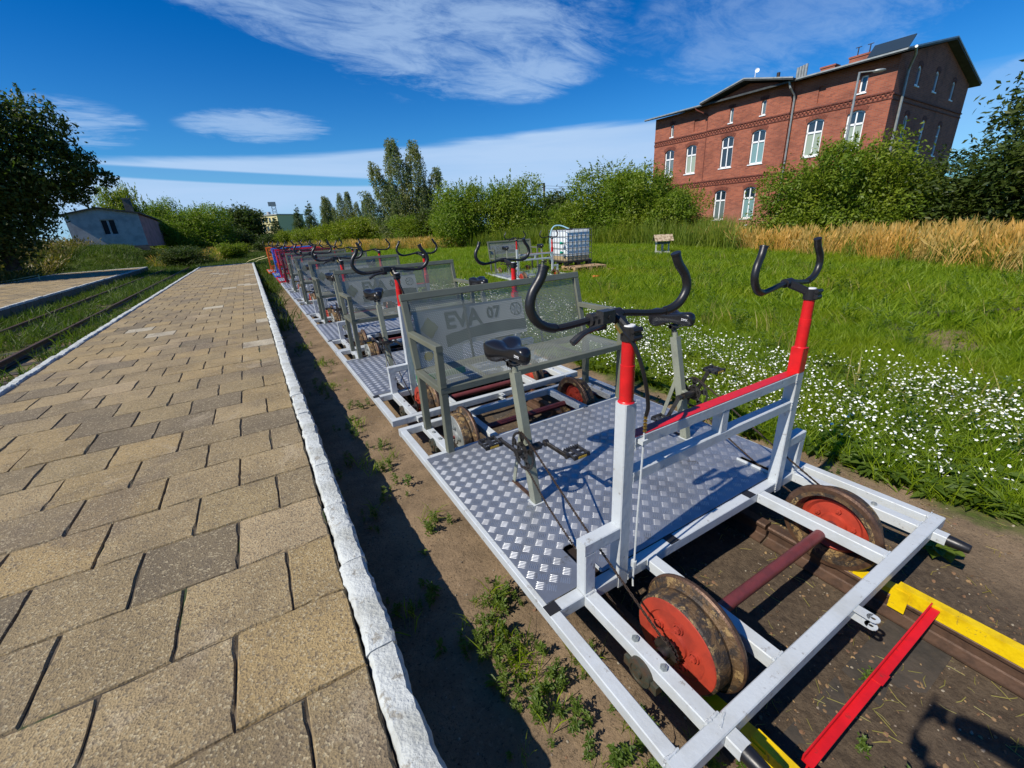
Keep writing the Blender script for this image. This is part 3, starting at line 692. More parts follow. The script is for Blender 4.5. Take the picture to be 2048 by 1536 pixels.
def handlebar(root, px, py, pz, cx, yh, zh, lever=True, drop=0.0, tilt=0.0):
    """px,py,pz top of post; bar centre cx,yh,zh"""
    half = [(0, 0, .0), (.05, 0, 0.0), (.15, .004, -.014), (.235, .004, -.018), (.295, .0, .006), (.327, 0, .055), (.318, .002, .105), (.285, .006, .150), (.270, .008, .185)]
    pts = [(-a, b, c) for a, b, c in half[:0:-1]]+half
    Mx = Matrix.Translation((cx, yh, zh)) @ Matrix.Rotation(tilt, 4, 'Z')
    P = smooth_path([Mx @ Vector(p) for p in pts], 5)
    n = len(P)
    b = MB(); b.tube(P, .0125, 10)
    hb = b.build('handlebar', M['stem'], root)
    k = int(n*.40)
    for sl in (P[:k-6], P[n-k+6:]):
        g = MB(); rs = [.0165]*len(sl); g.tube(sl, rs, 12)
        ends = sl[0] if sl is not None and (sl[0]-P[0]).length < .001 else sl[-1]
        e2 = sl[1] if ends is sl[0] else sl[-2]; g.tube([ends+(e2-ends)*.2, ends-(e2-ends).normalized()*.006], .0185, 12)
        g.build('grip', M['rubber'], hb)
    s = MB(); top = Vector((px, py, pz)); bc = Vector((cx, yh, zh))
    s.lathe(top-Vector((0, 0, .008)), (0, 0, 1), [(0, .027), (.0, .030), (.048, .030), (.050, .026), (.052, 1e-3)], 16)
    s.beam(top+Vector((0, .0, .022)), bc, .034, .036, ch=.007)
    s.tube([bc-Vector((.028, 0, 0)), bc+Vector((.028, 0, 0))], .022, 12)
    for dz in (.008, .034): s.tube([top+Vector((-.022, -.034, dz)), top+Vector((.022, -.034, dz))], .010, 8)
    s.box(px-.017, px+.017, py-.040, py, pz-.004, pz+.042)
    s.build('stem', M['stem'], hb)
    capm = MB(); capm.lathe(top+Vector((0, 0, .042)), (0, 0, 1), [(0, .021), (.0045, .020), (.005, 1e-3)], 16, False); capm.build('stem_cap', M['logowhite'], hb)
    if lever:
        l = MB(); q = Mx @ Vector((-.085, 0, -.006))
        l.tube([q-Vector((.02, 0, 0)), q+Vector((.02, 0, 0))], .023, 10)
        l.box(q.x+.0, q.x+.055, q.y-.05, q.y-.012, q.z-.012, q.z+.032)
        l.box(q.x-.012, q.x+.03, q.y-.036, q.y+.01, q.z-.035, q.z+.006)
        l.tube(smooth_path([q+Vector((.02, -.03, -.018)), q+Vector((-.03, -.042, -.02)), q+Vector((-.09, -.05, -.028)), q+Vector((-.135, -.05, -.052))], 4), [.009, .009, .009, .009, .010, .010, .010, .010, .0105, .0115, .0125, .0125, .0125], 8)
        l.tube([q+Vector((.03, -.051, .01)), q+Vector((.03, -.054, .01))], .008, 10)
        l.build('brake_lever', M['blackplastic'], hb)
    return hb

def rail_bike(paint, deckframe='white', wheel_mat='wheelred', hero=False, board=False):
    global ORI
    ORI = BASE
    root = empty('rail_bike', BASE); W = M[deckframe]; G = M[paint]
    zf = .272   # tube centre, top at .30
    f = MB()
    t = .05
    f.beam((.69, .4255, zf), (2.61, .4255, zf), .050, .056)                       # front end bar
    f.beam((.69, 3.015, zf), (2.61, 3.015, zf), .050, .056)                     # rear end bar
    for x0, w in ((.7175, .050), (2.585, .050)): f.beam((x0, .452, zf), (x0, 2.989, zf), w, .052)
    for x0, w in ((.895, .057), (2.462, .055)): f.beam((x0, .452, zf), (x0, 2.989, zf), w, .056)
    for x0 in (1.257, 2.112):
        f.beam((x0, .452, zf), (x0, 1.014, zf), .055, .056); f.beam((x0, 2.50, zf), (x0, 2.989, zf), .055, .056)
    f.beam((.744, 1.042, zf), (.865, 1.042, zf), .053, .056); f.beam((.925, 1.042, zf), (1.050, 1.042, zf), .053, .055); f.beam((1.112, 1.042, zf), (2.262, 1.042, zf), .053, .055); f.beam((2.322, 1.042, zf), (2.433, 1.042, zf), .053, .055)
    f.beam((2.491, 1.042, zf), (2.559, 1.042, zf), .053, .056)
    for (a, c) in ((.925, 1.228), (1.286, 2.083), (2.141, 2.433)): f.beam((a, 2.476, zf-.002), (c, 2.476, zf-.002), .045, .05)
    f.beam((.744, 2.476, zf), (.865, 2.476, zf), .05, .054); f.beam((2.491, 2.476, zf), (2.559, 2.476, zf), .05, .054)
    def weld(p, q, r0=.0045):
        p, q = Vector(p), Vector(q); n = max(3, int((q-p).length/.006)); rr = random.Random(int(p.x*1e4+p.y*977))
        f.tube([p+(q-p)*(i/n)+Vector((rr.gauss(0, .0008), rr.gauss(0, .0008), rr.gauss(0, .0005))) for i in range(n+1)], [r0*(.85+.2*(i % 2)+.1*rr.random()) for i in range(n+1)], 6)
    if hero:
        for x0 in (.7175, .895, 1.257, 2.112, 2.462, 2.585):
            weld((x0-.027, .452, .299), (x0+.027, .452, .299)); weld((x0-.028, .4525, .25), (x0-.028, .4525, .298))
            weld((x0-.027, .4545, .297), (x0-.015, .4545, .299), .005)
        for x0 in (1.257, 2.112): weld((x0-.027, 1.013, .299), (x0+.027, 1.013, .299))
        for x0 in (.895, 2.462): weld((x0-.028, 1.012, .302), (x0+.028, 1.012, .302), .006)
        weld((.867, .451, .2995), (.925, .451, .2995), .0055); weld((.89, .42, .2995), (.94, .44, .2995), .004)
        for x0 in (1.111, 2.262): weld((x0, 1.016, .80), (x0, 1.016, .75)); weld((x0, 1.016, .90), (x0, 1.016, .955)); weld((x0, 1.016, .25), (x0, 1.016, .298))
    fr = f.build('frame', W, root)
    # angle plates and bolts over the axle bearings
    for xx in (.895, 2.462):
        for ya in (.70, 2.74):
            for dy in (-.065, .065):
                bo = MB(); bo.hexbolt((xx, ya+dy, .3002), (0, 0, 1), .0135, .009); bo.build('bolt', M['zinc'] if hero else W, fr)
    bt = MB()
    for a in (.72, 1.42, 2.04): bt.box(a-.028, a+.028, 1.016, 1.066, .2995, .3022)
    bt.each('anti_slip_pad', M['black'], fr)
    # bearings
    for xx, s in ((.852, -1), (2.505, 1)):
        for ya in (.70, 2.74):
            bb = MB(); ax = (s, 0, 0)
            bb.box(min(xx, xx-s*.03), max(xx, xx-s*.03), ya-.075, ya+.075, .205, .243)
            bb.lathe((xx-s*.025, ya, .235), ax, [(0, .03), (0, .052), (.03, .050), (.034, .036), (.028, .034), (.028, .016), (.04, .015), (.04, 1e-4)], 20)
            bb.build('bearing', M['bearing'], root)
    # axles and wheels
    for ya, mt in ((.70, M['axle']), (2.74, M['axle'] if hero else M['darkaxle'])):
        a = MB(); a.tube([(1.12, ya, .245), (2.20, ya, .245)], .0255, 16); a.tube([(.85, ya, .245), (2.5, ya, .245)], .013, 12); a.build('axle', mt, root)
    dm = M[wheel_mat]
    for s in (-1, 1):
        wheel(root, s, .70, .245, dm, True); wheel(root, s, 2.74, .245, M['zinc'] if s < 0 else dm, False)
    # deck: plate with two slots for the chains
    d = MB()
    d.box(.712, 2.59, 1.285, 2.455, .3005, .3045); d.box(.712, .93, 1.069, 1.285, .3005, .3045); d.box(1.01, 2.31, 1.069, 1.285, .3005, .3045); d.box(2.39, 2.59, 1.069, 1.285, .3005, .3045)
    d.box(.93, .95, 1.069, 1.285, .3005, .3045); d.box(2.37, 2.39, 1.069, 1.285, .3005, .3045)
    dk = d.build('deck_plate', M['alu'], root)
    sg = MB(); sg.box(1.004, 1.010, 1.07, 1.285, .3046, .318); sg.box(2.31, 2.316, 1.07, 1.285, .3046, .318); sg.each('slot_guard', W, dk)
    tr = link('tread_bars', TREAD, dk); tr['kind'] = 'stuff'
    fl = MB(); fl.box(.925, 2.43, 1.11, 2.45, .262, .268); fl.build('deck_bearer', M['darkaxle'], dk)
    # front rack
    r = MB()
    for s, px, ux in ((-1, 1.081, .895), (1, 2.292, 2.462)):
        xin = px-.031 if s < 0 else px+.031
        top = 1.107 if s < 0 else .955
        r.beam((px, 1.042, .235), (px, 1.042, top), .058, .058, up=(0, 1, 0), ch=.004)
        r.beam((ux, 1.042, .3005), (ux, 1.042, .502), .056, .056, up=(0, 1, 0), ch=.004)
        r.beam((ux-.028 if s < 0 else ux+.028, 1.042, .53), (px-.0295 if s < 0 else px+.0295, 1.042, .53), .055, .056, ch=.004)
    r.beam((1.1105, 1.042, .775), (2.2625, 1.042, .775), .052, .050, ch=.004); r.beam((1.1105, 1.042, .930), (2.2625, 1.042, .930), .052, .050, ch=.004)
    r.beam((1.69, 1.042, .8005), (1.69, 1.042, .9045), .05, .05, up=(0, 1, 0), ch=.004)
    rk = r.build('front_rack', W, root)
    rp = MB(); rp.box(1.112, 2.262, 1.018, 1.066, .9552, .9575); rp.build('red_top_face', M['redp'], rk)
    for px, z0, zm, z1 in ((1.081, 1.107, 1.107, 1.352), (2.292, .9552, 1.085, 1.335)):
        p = MB()
        if zm > z0: p.beam((px, 1.042, z0), (px, 1.042, zm), .059, .059, up=(0, 1, 0), ch=.004)
        p.tube([(px, 1.042, zm), (px, 1.042, zm+.145), (px, 1.042, zm+.146), (px, 1.042, z1)], [.0265, .0265, .0245, .0245], 18)
        p.lathe((px, 1.042, zm), (0, 0, 1), [(0, .032), (.004, .028), (.006, .0265)], 18)
        p.build('steering_post', M['redp'], root)
    hl = handlebar(root, 1.081, 1.042, 1.352, 1.066, 1.105, 1.428, True, tilt=R(-8))
    handlebar(root, 2.292, 1.042, 1.335, 2.230, 1.125, 1.405, False, tilt=R(4))
    # brake hose and rod
    h = MB(); h.tube(smooth_path([(1.040, 1.06, 1.40), (1.075, 1.01, 1.33), (1.105, .985, 1.22), (1.135, .985, 1.10), (1.140, .995, 1.05)], 5), .0075, 8)
    ho = h.build('brake_hose', M['rubber'], root)
    q = MB(); q.tube([(1.036, 1.063, 1.405), (1.048, 1.045, 1.375)], .0085, 8)
    for i in range(5): q.lathe((1.140, .997, 1.045-i*.014), (0, 0, -1), [(0, .005), (.001, .0075), (.008, .0075), (.009, .005)], 8)
    q.build('brass_fitting', M['brass'], ho)
    q = MB(); q.tube([(1.140, .998, .975), (1.128, .996, .6), (1.122, .994, .25), (1.118, .988, .232)], .0042, 6); q.box(1.122, 1.152, .986, 1.012, .93, .948); q.lathe((1.123, .996, .335), (0, 0, 1), [(0, 1e-4), (0, .012), (.03, .012), (.03, 1e-4)], 8); q.build('brake_rod', W, root)
    # seat posts, saddles, cranks, chains
    for sx, x0, out, ang in ((-1, 1.055, -1, R(2)), (1, 2.299, 1, R(112))):
        p = MB()
        top = Vector((x0, 1.806, 1.022 if sx < 0 else .99)); bot = Vector((x0, 1.652, .3045))
        p.beam(bot, top, .047, .052, up=(0, 1, .2), ch=.003)
        p.tube([top-Vector((0, .005, .02)), top+Vector((0, .004, .03))], .017, 12)
        br = Vector((x0, 1.885, .312)); p.beam(br, bot+(top-bot)*.60+Vector((0, .02, 0)), .028, .006, up=(1, 0, 0), ch=.0005)
        po = p.build('seat_post', M['greypost'], root)
        ft = MB(); ft.beam(br+Vector((0, .01, -.004)), bot+Vector((0, .02, .0035)), .022, .006, ch=.0005); ft.build('foot_strip', M['rustrim'], po)
        wl = MB(); wl.box(x0-.034, x0+.034, 1.618, 1.688, .3046, .3065); wl.build('weld_plate', M['white'] if hero else W, po)
        sp = MB(); sp.tube([top+Vector((0, .0, .02)), Vector((x0, 1.828, 1.09 if sx < 0 else 1.055))], .0135, 12); sp.build('saddle_pillar', M['steel'], po)
        saddle(root, x0, 1.822, 1.160 if sx < 0 else 1.150)
        crank_set(root, x0-.0+out*0+(.0), 0, out, 1.668, .634 if sx < 0 else .618, ang, out)
        brk = MB(); brk.beam((x0, 1.668, .634 if sx < 0 else .618), (x0, 1.712, .63), .04, .03); brk.build('bracket_lug', M['greypost'], po)
        rx = x0+out*.062; yr, zr = 1.668, (.634 if sx < 0 else .618); wx = .985 if sx < 0 else 2.345
        c = MB()
        chain_path(c, [(rx, yr+.02, zr+.104), (rx, yr-.055, zr+.088), ((rx+wx)/2, 1.18, .50), (wx, .735, .300), (wx, .69, .300)])
        chain_path(c, [(rx, yr+.02, zr-.104), (rx, yr-.045, zr-.096), (rx, 1.45, .425), ((rx+wx)/2, 1.20, .315), (wx, .98, .235), (wx, .78, .196), (wx, .70, .195)])
        c.build('chain', M['chain'], root)
        s = MB()
        for xx in (wx, wx-out*.012): toothed(s, (xx, .70, .245), (1, 0, 0), .045, 18, .003, .007)
        s.tube([(wx-.03, .70, .245), (wx+.03, .70, .245)], .024, 14); s.build('sprocket', M['steel'], root)
    # bench
    f = MB(); z = .755; sh = .045
    L, Rr = .872, 2.478; yf, yb = 2.462, 2.925
    for x0 in (L+.014, Rr-.014):
        f.beam((x0, yf+.0, .3005), (x0, yf, z-sh/2-.0005), .048, .05, up=(0, 1, 0)); f.beam((x0, yb-.02, .3005), (x0, yb-.02, z-sh/2-.0005), .048, .05, up=(0, 1, 0))
    f.beam((L-.01, yf, z), (Rr+.01, yf, z), .05, sh); f.beam((L-.01, yb, z), (Rr+.01, yb, z), .05, sh)
    for x0 in (L+.012, Rr-.012): f.beam((x0, yf+.0255, z), (x0, yb-.0255, z), .044, sh)
    bt0, bt1 = Vector((0, yb+.012, z+sh/2+.001)), Vector((0, yb+.135, 1.262))
    bd = (bt1-bt0).normalized()
    for x0 in (L+.012, Rr-.012):
        X = Vector((x0, 0, 0)); f.beam(X+bt0, X+bt1, .046, .040, up=(0, 1, 0))
        pa = Vector((x0, yf, z+sh/2+.0005)); f.beam(pa, (x0, yf, 1.0195), .045, .055, up=(0, 1, 0))
        arm_b = bt0+bd*((1.045-bt0.z)/bd.z); f.beam((x0, yf-.03, 1.040), (x0, arm_b.y-.021, 1.035), .046, .040)
    f.beam((L-.012, bt1.y+.007, bt1.z+.026), (Rr+.012, bt1.y+.007, bt1.z+.026), .042, .050, up=bd)
    bn = f.build('bench_frame', G, root)
    # perforated sheets (real holes)
    V2, F2 = holed_sheet(0, 0, .0145 if hero else .0165, (Rr-.012-.023)-(L+.012+.023), (bt1-bt0).length, .0050 if hero else .0058)
    Vb = np.stack([L+.035+V2[:, 0], bt0.y+bd.y*V2[:, 1], bt0.z+bd.z*V2[:, 1]], -1)-np.array(BASE)
    SM = M['perf'] if paint == 'grey' else G
    link('back_mesh', npmesh('back_mesh', Vb, F2, SM), bn)
    V2, F2 = holed_sheet(0, 0, .0145 if hero else .0165, (Rr-.034)-(L+.034), yb-yf-.05, .0048 if hero else .0055)
    Vs = np.stack([L+.034+V2[:, 0], yf+.025+V2[:, 1], np.full(len(V2), z+sh/2-.001)], -1)-np.array(BASE)
    link('seat_mesh', npmesh('seat_mesh', Vs, F2, SM), bn)
    st = MB()
    for x0 in (1.26, 1.68, 2.10): st.beam((x0, yf+.026, z-.012), (x0, yb-.026, z-.012), .02, .02)
    for x0 in (1.35, 2.02): st.beam((x0, bt0.y+.012, bt0.z), (x0, bt1.y+.012, bt1.z), .018, .014, up=(0, 1, 0))
    st.each('sheet_stiffener', G, bn)
    # clevis and buffers on the front bar
    if True:
        c = MB()
        for zz in (.288, .252): c = MB(); c.lathe((1.70, .345, zz), (0, 0, 1), [(0, .0085), (0, .021), (.005, .021), (.005, .0085)], 14, False, closed=True); c.box(1.679, 1.721, .352, .401, zz, zz+.005); c.build('coupling_lug', W, root)
        for xx in (.915, 2.478):
            c = MB(); c.beam((xx, .400, .268), (xx, .352, .268), .050, .046); cc = c.build('buffer', W, root)
            c = MB(); c.lathe((xx, .352, .268), (0, -1, 0), [(0, 1e-4), (0, .026), (.02, .0255), (.074, .021), (.078, .018), (.079, 1e-4)], 18); c.build('rubber_tip', M['rubber'], cc)
            c = MB(); c.beam((xx, 3.0405, .268), (xx, 3.075, .268), .045, .042); c.build('rear_buffer', M['rustrim'], root)
    if board:
        c = MB(); c.box(1.125, 1.62, .985, .993, .36, .74); bo = c.build('board', M['signwhite'], root)
        c = MB(); c.box(1.12, 1.625, .979, .985, .36, .42); c.box(1.113, 1.1245, .979, .999, .355, .745); c.build('board_edge', M['brightgreen'], bo)
        c = MB(); c.lathe((1.26, .9848, .60), (0, -1, 0), [(0, .045), (.002, .045), (.002, 1e-4)], 20, False); c.build('emblem', M['yellowdot'], bo)
    ORI = Vector((0, 0, 0))
    root['_bt'] = 0; del root['_bt']
    return root
def bench_sign(root, num, x0=.935, w=.95, z0=.885, z1=1.175, shift=0):
    global ORI
    ORI = BASE
    def yy(z): return 2.937+.123*((z-.7785)/(.4835))+.020
    s = MB(); vs = [(x0, yy(z0), z0), (x0+w, yy(z0), z0), (x0+w, yy(z1), z1), (x0, yy(z1), z1)]
    vs += [(a, b+.003, c) for a, b, c in vs]
    s.add(vs, [(0, 1, 2, 3), (7, 6, 5, 4), (0, 4, 5, 1), (2, 6, 7, 3), (1, 5, 6, 2), (0, 3, 7, 4)])
    bo = s.build('name_board', M['signwhite'], root)
    sl = math.atan2(.123, .4835); tm = Matrix.Rotation(R(90)-sl, 4, 'X')
    def put(me, x, z, nm='lettering'):
        o = link(nm, me, bo); o.matrix_local = Matrix.Translation(Vector((x, yy(z)-.0022, z))-ORI) @ tm
    put(flat_text('EVA', .175, M['signgreen'], bold=.006), x0+.235, z0+.155-.02); put(flat_text(num, .125, M['signgreen'], bold=.004), x0+.60, z0+.160)
    def flat(pts, mt, nm):
        g = MB(); g.add([(x0+a, yy(z0+b)-.0022, z0+b) for a, b in pts], [tuple(range(len(pts)))]); g.build(nm, mt, bo)
    flat([(.03, .16), (.105, .08), (.18, .16), (.105, .24)], M['signlime'], 'diamond_emblem')
    g = MB()
    for k in range(24):
        a0, a1 = 2*math.pi*k/24, 2*math.pi*(k+1)/24
        for r0, r1 in ((.046, .053),):
            g.add([(x0+.875+r*math.cos(a), yy(z0+.2+r*math.sin(a))-.0022, z0+.2+r*math.sin(a)) for r, a in ((r0, a0), (r1, a0), (r1, a1), (r0, a1))], [(0, 1, 2, 3)])
        if k % 4 == 0:
            g.add([(x0+.875+r*math.cos(a), yy(z0+.2+r*math.sin(a))-.0022, z0+.2+r*math.sin(a)) for r, a in ((.008, a0), (.04, a0-.10), (.04, a0+.10), (.009, a0+.5))], [(0, 1, 2, 3)])
    g.build('wheel_emblem', M['signgreen'], bo)
    wv = [(.22+.73*k/16, .09+.035*math.sin(k/16*2.6)) for k in range(17)]
    flat(wv+[(.95, .03), (.7, .045), (.45, .035), (.22, .0)], M['signgreen'], 'green_wave')
    ORI = Vector((0, 0, 0))
GRP = 'pedal rail bikes parked nose to tail on the track'
def place(root, y, label, dx=0, rz=0, z=0):
    root.location = (BASE.x+dx, BASE.y+y, z); root.rotation_euler = (0, 0, rz); tag(root, label, 'rail bike', GRP)
hero = rail_bike('grey', hero=True)
bench_sign(hero, '07'); place(hero, 0, 'nearest rail bike with white frame, red-topped rack and grey perforated bench')
c2 = rail_bike('grey', board=True); bench_sign(c2, '06', x0=.93, w=.97)
c3 = rail_bike('grey')
c4 = copy_tree(c3); c5 = copy_tree(c3)
place(c2, 2.80, 'second rail bike of the row, grey bench lettered EVA 06, white board on its rack')
bench_sign(c3, '05'); bench_sign(c4, '04')
place(c3, 5.46, 'third rail bike of the row, grey bench and white frame, behind the EVA 06 one')
place(c4, 8.13, 'fourth rail bike of the row, grey bench seen above the third one'); place(c5, 10.78, 'fifth rail bike, last grey bench before the dark maroon one')
c6 = rail_bike('maroon', 'white'); place(c6, 13.5, 'dark maroon bench rail bike between the last grey and the crimson one')
c7 = rail_bike('crimson', 'crimson'); place(c7, 16.1, 'crimson red rail bike in front of the blue one')
c8 = rail_bike('blue', 'blue'); place(c8, 18.8, 'bright blue rail bike between the crimson and the orange one')
c9 = rail_bike('orange', 'orange'); place(c9, 21.5, 'orange rail bike at the far end of the row', dx=-.12)
c10 = copy_tree(c3)
th = R(-8); off = Matrix.Rotation(th, 3, 'Z') @ BASE
c10.location = (5.79+off.x, 10.6+off.y, -.10); c10.rotation_euler = (0, 0, th)
tag(c10, 'spare rail bike with grey bench standing in the meadow beside the caged tank', 'rail bike', 'rail bikes')

# ------------------------------------------------------------------ wheel stop
ch = empty('wheel_stop', (1.64, .1, .06)); ORI = Vector((1.64, .1, .06))
tag(ch, 'yellow channels over both rails joined by a red bar before the first rail bike', 'wheel stop')
for x in (1.092, 2.198):
    b = MB(); b.box(x-.036, x-.030, -2.2, .40, .069, .1285); b.box(x-.036, x+.006, -2.2, .40, .1285, .1345)
    b.box(x-.041, x-.0365, .35, .41, .01, .12)
    vs = [(x-.030, .402, .069), (x+.024, .402, .069), (x+.024, .402, .10), (x-.030, .402, .10), (x-.030, .60, .069), (x+.024, .60, .069), (x+.024, .60, .073), (x-.030, .60, .073)]
    b.add(vs, [(0, 1, 2, 3), (4, 7, 6, 5), (3, 2, 6, 7), (0, 3, 7, 4), (1, 5, 6, 2)])
    b.build('yellow_channel', M['yellow'], ch)
b = MB(); b.box(1.134, 2.156, .250, .283, .118, .124); b.box(1.134, 2.156, .262, .268, .075, .1175); b.box(1.60, 1.66, .245, .277, .1245, .127)
b.box(1.134, 2.156, .278, .283, .1242, .146)
b.build('red_bar', M['redp'], ch)
ORI = Vector((0, 0, 0))

# ------------------------------------------------------------------ brick building
TH = R(3.603)
def brick_building():
    org = Vector((30*math.cos(TH), 30*math.sin(TH), 0)); root = empty('brick_building', org, TH)
    tag(root, 'three-storey red brick building with white arched windows beyond the bushes', 'building')
    S0, S1, G0, EZ, DEP = 9.525, 23.85, -.8, 8.42, 12.3      # local x = depth, y = along the facade
    R0, R1 = 14.25, 19.45; PR = .14
    wb = MB()
    def arch(s, z, r, n=7): return [(s-r+2*r*k/n, z+.16*(1-((2*k/n)-1)**2)) for k in range(n+1)]
    def wall(plane, a0, a1, z0, z1, holes, depth=.22, topf=None):
        """plane(a,z,d) -> point; holes = (a0,a1,z0,z1)"""
        As = sorted({a0, a1, *[h[0] for h in holes], *[h[1] for h in holes]}); Zs = sorted({z0, z1, *[h[2] for h in holes], *[h[3] for h in holes]})
        for i in range(len(As)-1):
            for j in range(len(Zs)-1):
                ca, cz = (As[i]+As[i+1])/2, (Zs[j]+Zs[j+1])/2
                if any(h[0] < ca < h[1] and h[2] < cz < h[3] for h in holes): continue
                wb.add([plane(As[i], Zs[j], 0), plane(As[i+1], Zs[j], 0), plane(As[i+1], Zs[j+1], 0), plane(As[i], Zs[j+1], 0)], [(0, 1, 2, 3)])
        for h in holes:
            q = [(h[0], h[2]), (h[1], h[2]), (h[1], h[3]), (h[0], h[3])]
            for k in range(4):
                p, r = q[k], q[(k+1) % 4]
                wb.add([plane(*p, 0), plane(*r, 0), plane(*r, depth), plane(*p, depth)], [(0, 1, 2, 3)])
            if len(h) > 4:
                w = h[1]-h[0]; m = (h[0]+h[1])/2; rise = h[4]; n = 8
                arc = [(h[0]+w*k/n, h[3]-rise*(2*k/n-1)**2) for k in range(n+1)]
                for k in range(n):
                    a, b2 = arc[k], arc[k+1]
                    wb.add([plane(*a, 0), plane(*b2, 0), plane(b2[0], h[3], 0), plane(a[0], h[3], 0)], [(0, 1, 2, 3)])
                    wb.add([plane(*a, 0), plane(*b2, 0), plane(*b2, depth), plane(*a, depth)], [(0, 1, 2, 3)])
    def window(plane, h, gm, narrow=False):
        d0 = .035 if narrow else .10; a0, a1, z0, z1 = h[:4]; rise = h[4] if len(h) > 4 else 0; w = a1-a0; fw = min(.075, w*.2)
        fb = MB()
        def bar(p0, p1, ww):
            (xa, za), (xb, zb) = p0, p1; L = math.hypot(xb-xa, zb-za); nx, nz = -(zb-za)/L*ww/2, (xb-xa)/L*ww/2
            q = [(xa+nx, za+nz), (xb+nx, zb+nz), (xb-nx, zb-nz), (xa-nx, za-nz)]
            vs = [plane(*p, d) for d in (d0, d0+.06) for p in q]; fb.add(vs, [(0, 1, 2, 3), (7, 6, 5, 4), (0, 4, 5, 1), (1, 5, 6, 2), (2, 6, 7, 3), (3, 7, 4, 0)])
        bar((a0+fw/2, z0), (a0+fw/2, z1-rise), fw); bar((a1-fw/2, z0), (a1-fw/2, z1-rise), fw); bar((a0, z0+fw/2), (a1, z0+fw/2), fw*1.1)
        n = 6
        if rise:
            for k in range(n):
                f0, f1 = k/n, (k+1)/n
                bar((a0+w*f0, z1-rise*(2*f0-1)**2-fw*.55), (a0+w*f1, z1-rise*(2*f1-1)**2-fw*.55), fw*1.25)
        else: bar((a0, z1-fw/2), (a1, z1-fw/2), fw)
        zt = z1-rise-.28*(z1-z0) if z1-z0 > 1.0 else None; m = (a0+a1)/2
        if zt and not narrow: bar((a0, zt), (a1, zt), fw*1.25); bar((m, z0), (m, z1-fw), fw*.85)
        elif zt: bar((a0, zt), (a1, zt), fw*1.1)
        o = fb.build('window', M['winframe'], root)
        gb = MB(); gb.add([plane(a0+.01, z0+.01, d0+.045), plane(a1-.01, z0+.01, d0+.045), plane(a1-.01, z1-rise*.6, d0+.045), plane(a0+.01, z1-rise*.6, d0+.045)], [(0, 1, 2, 3)])
        if zt and not narrow:
            gb2 = MB(); gb2.add([plane(a0+.01, zt, d0+.043), plane(a1-.01, zt, d0+.043), plane(a1-.01, z1-rise*.5, d0+.043), plane(a0+.01, z1-rise*.5, d0+.043)], [(0, 1, 2, 3)]); gb2.build('pane', M['glassdark'], o)
        gb.build('pane', gm, o)
        sb = MB(); vs = [plane(a, z, d) for d in (-.05, .12) for a, z in ((a0-.05, z0-.06), (a1+.05, z0-.06), (a1+.05, z0-.003), (a0-.05, z0-.003))]
        sb.add(vs, [(0, 1, 2, 3), (7, 6, 5, 4), (0, 4, 5, 1), (1, 5, 6, 2), (2, 6, 7, 3), (3, 7, 4, 0)]); sb.build('window_sill', M['winframe'], o)
        # segmental arch of upright bricks over the opening
        if rise:
            ab = MB(); n = 15
            for k in range(n):
                f = (k+.5)/n; a = a0-.06+(w+.12)*f; za = z1-rise*(2*f-1)**2+.012; tl = (2*f-1)*.35
                q = [(a-.024, za), (a+.024, za), (a+.024+tl*.2, za+.20), (a-.024+tl*.2, za+.20)]
                vs = [plane(*p, d) for d in (-.014, -.001) for p in q]; ab.add(vs, [(0, 1, 2, 3), (0, 4, 5, 1), (1, 5, 6, 2), (2, 6, 7, 3), (3, 7, 4, 0)])
            ab.build('brick_arch', M['brickdark'], root)
    z = lambda v: 1.5*v-.875
    P0 = lambda s, zz, d: (d, s, zz); PP = lambda s, zz, d: (d-PR, s, zz)
    up = [(14.70, 15.23, 3.52, 4.72), (13.49, 14.03, 3.53, 4.75), (11.65, 12.20, 3.56, 4.80), (10.31, 10.88, 3.55, 4.82), (8.27, 8.84, 3.55, 4.80), (7.01, 7.55, 3.58, 4.82)]
    lo = [(14.70, 15.23, 1.40, 2.62), (13.60, 14.13, 1.42, 2.64), (11.73, 12.27, 1.39, 2.66), (10.40, 10.93, 1.40, 2.68), (8.27, 8.84, 1.38, 2.65), (7.01, 7.55, 1.38, 2.65)]
    sm = [(14.82, 14.99, 5.27, 5.80), (11.80, 11.97, 5.30, 5.85), (10.45, 10.64, 5.32, 5.85), (7.14, 7.36, 5.33, 5.85)]
    gms = ['glassgrey', 'glassgreen', 'glassdark', 'glassteal', 'glassgreen', 'glassgreen', 'glassgrey', 'glassgrey', 'glassgrey', 'glassteal', 'glassdark', 'glassdark', 'glassgrey', 'glassgrey', 'glassgrey', 'glassdark']
    hs = []
    for k, (a, b2, c, d) in enumerate(up+lo+sm):
        rise = .13 if k < 12 else .04
        hs.append(((a*1.5, b2*1.5, z(c), z(d), rise), M[gms[k]]))
    sec = [(S0, R0, P0), (R0, R1, PP), (R1, S1, P0)]
    blind = [(13.45*1.5, 13.72*1.5, z(5.28), z(5.78), .04), (8.40*1.5, 8.63*1.5, z(5.30), z(5.84), .04)]
    for a, b2, pl in sec:
        hh = [h for h, _ in hs if a < h[0] < b2]; bl = [h for h in blind if a < h[0] < b2]
        wall(pl, a, b2, G0, EZ, hh+bl, .22)
        for h in bl: wb.add([pl(h[0], h[2], .07), pl(h[1], h[2], .07), pl(h[1], h[3], .07), pl(h[0], h[3], .07)], [(0, 1, 2, 3)])
        for h, gm in hs:
            if a < h[0] < b2: window(pl, h, gm)
    mid = (R0+R1)/2
    wb.add([PP(R0, EZ, 0), PP(R1, EZ, 0), PP(mid, 9.0, 0)], [(0, 1, 2)])
    for rr in (R0, R1): wb.add([(-PR, rr, G0), (0, rr, G0), (0, rr, EZ), (-PR, rr, EZ)], [(0, 1, 2, 3)])
    # gable side facing the camera
    PG = lambda x, zz, d: (x, S0+d, zz)
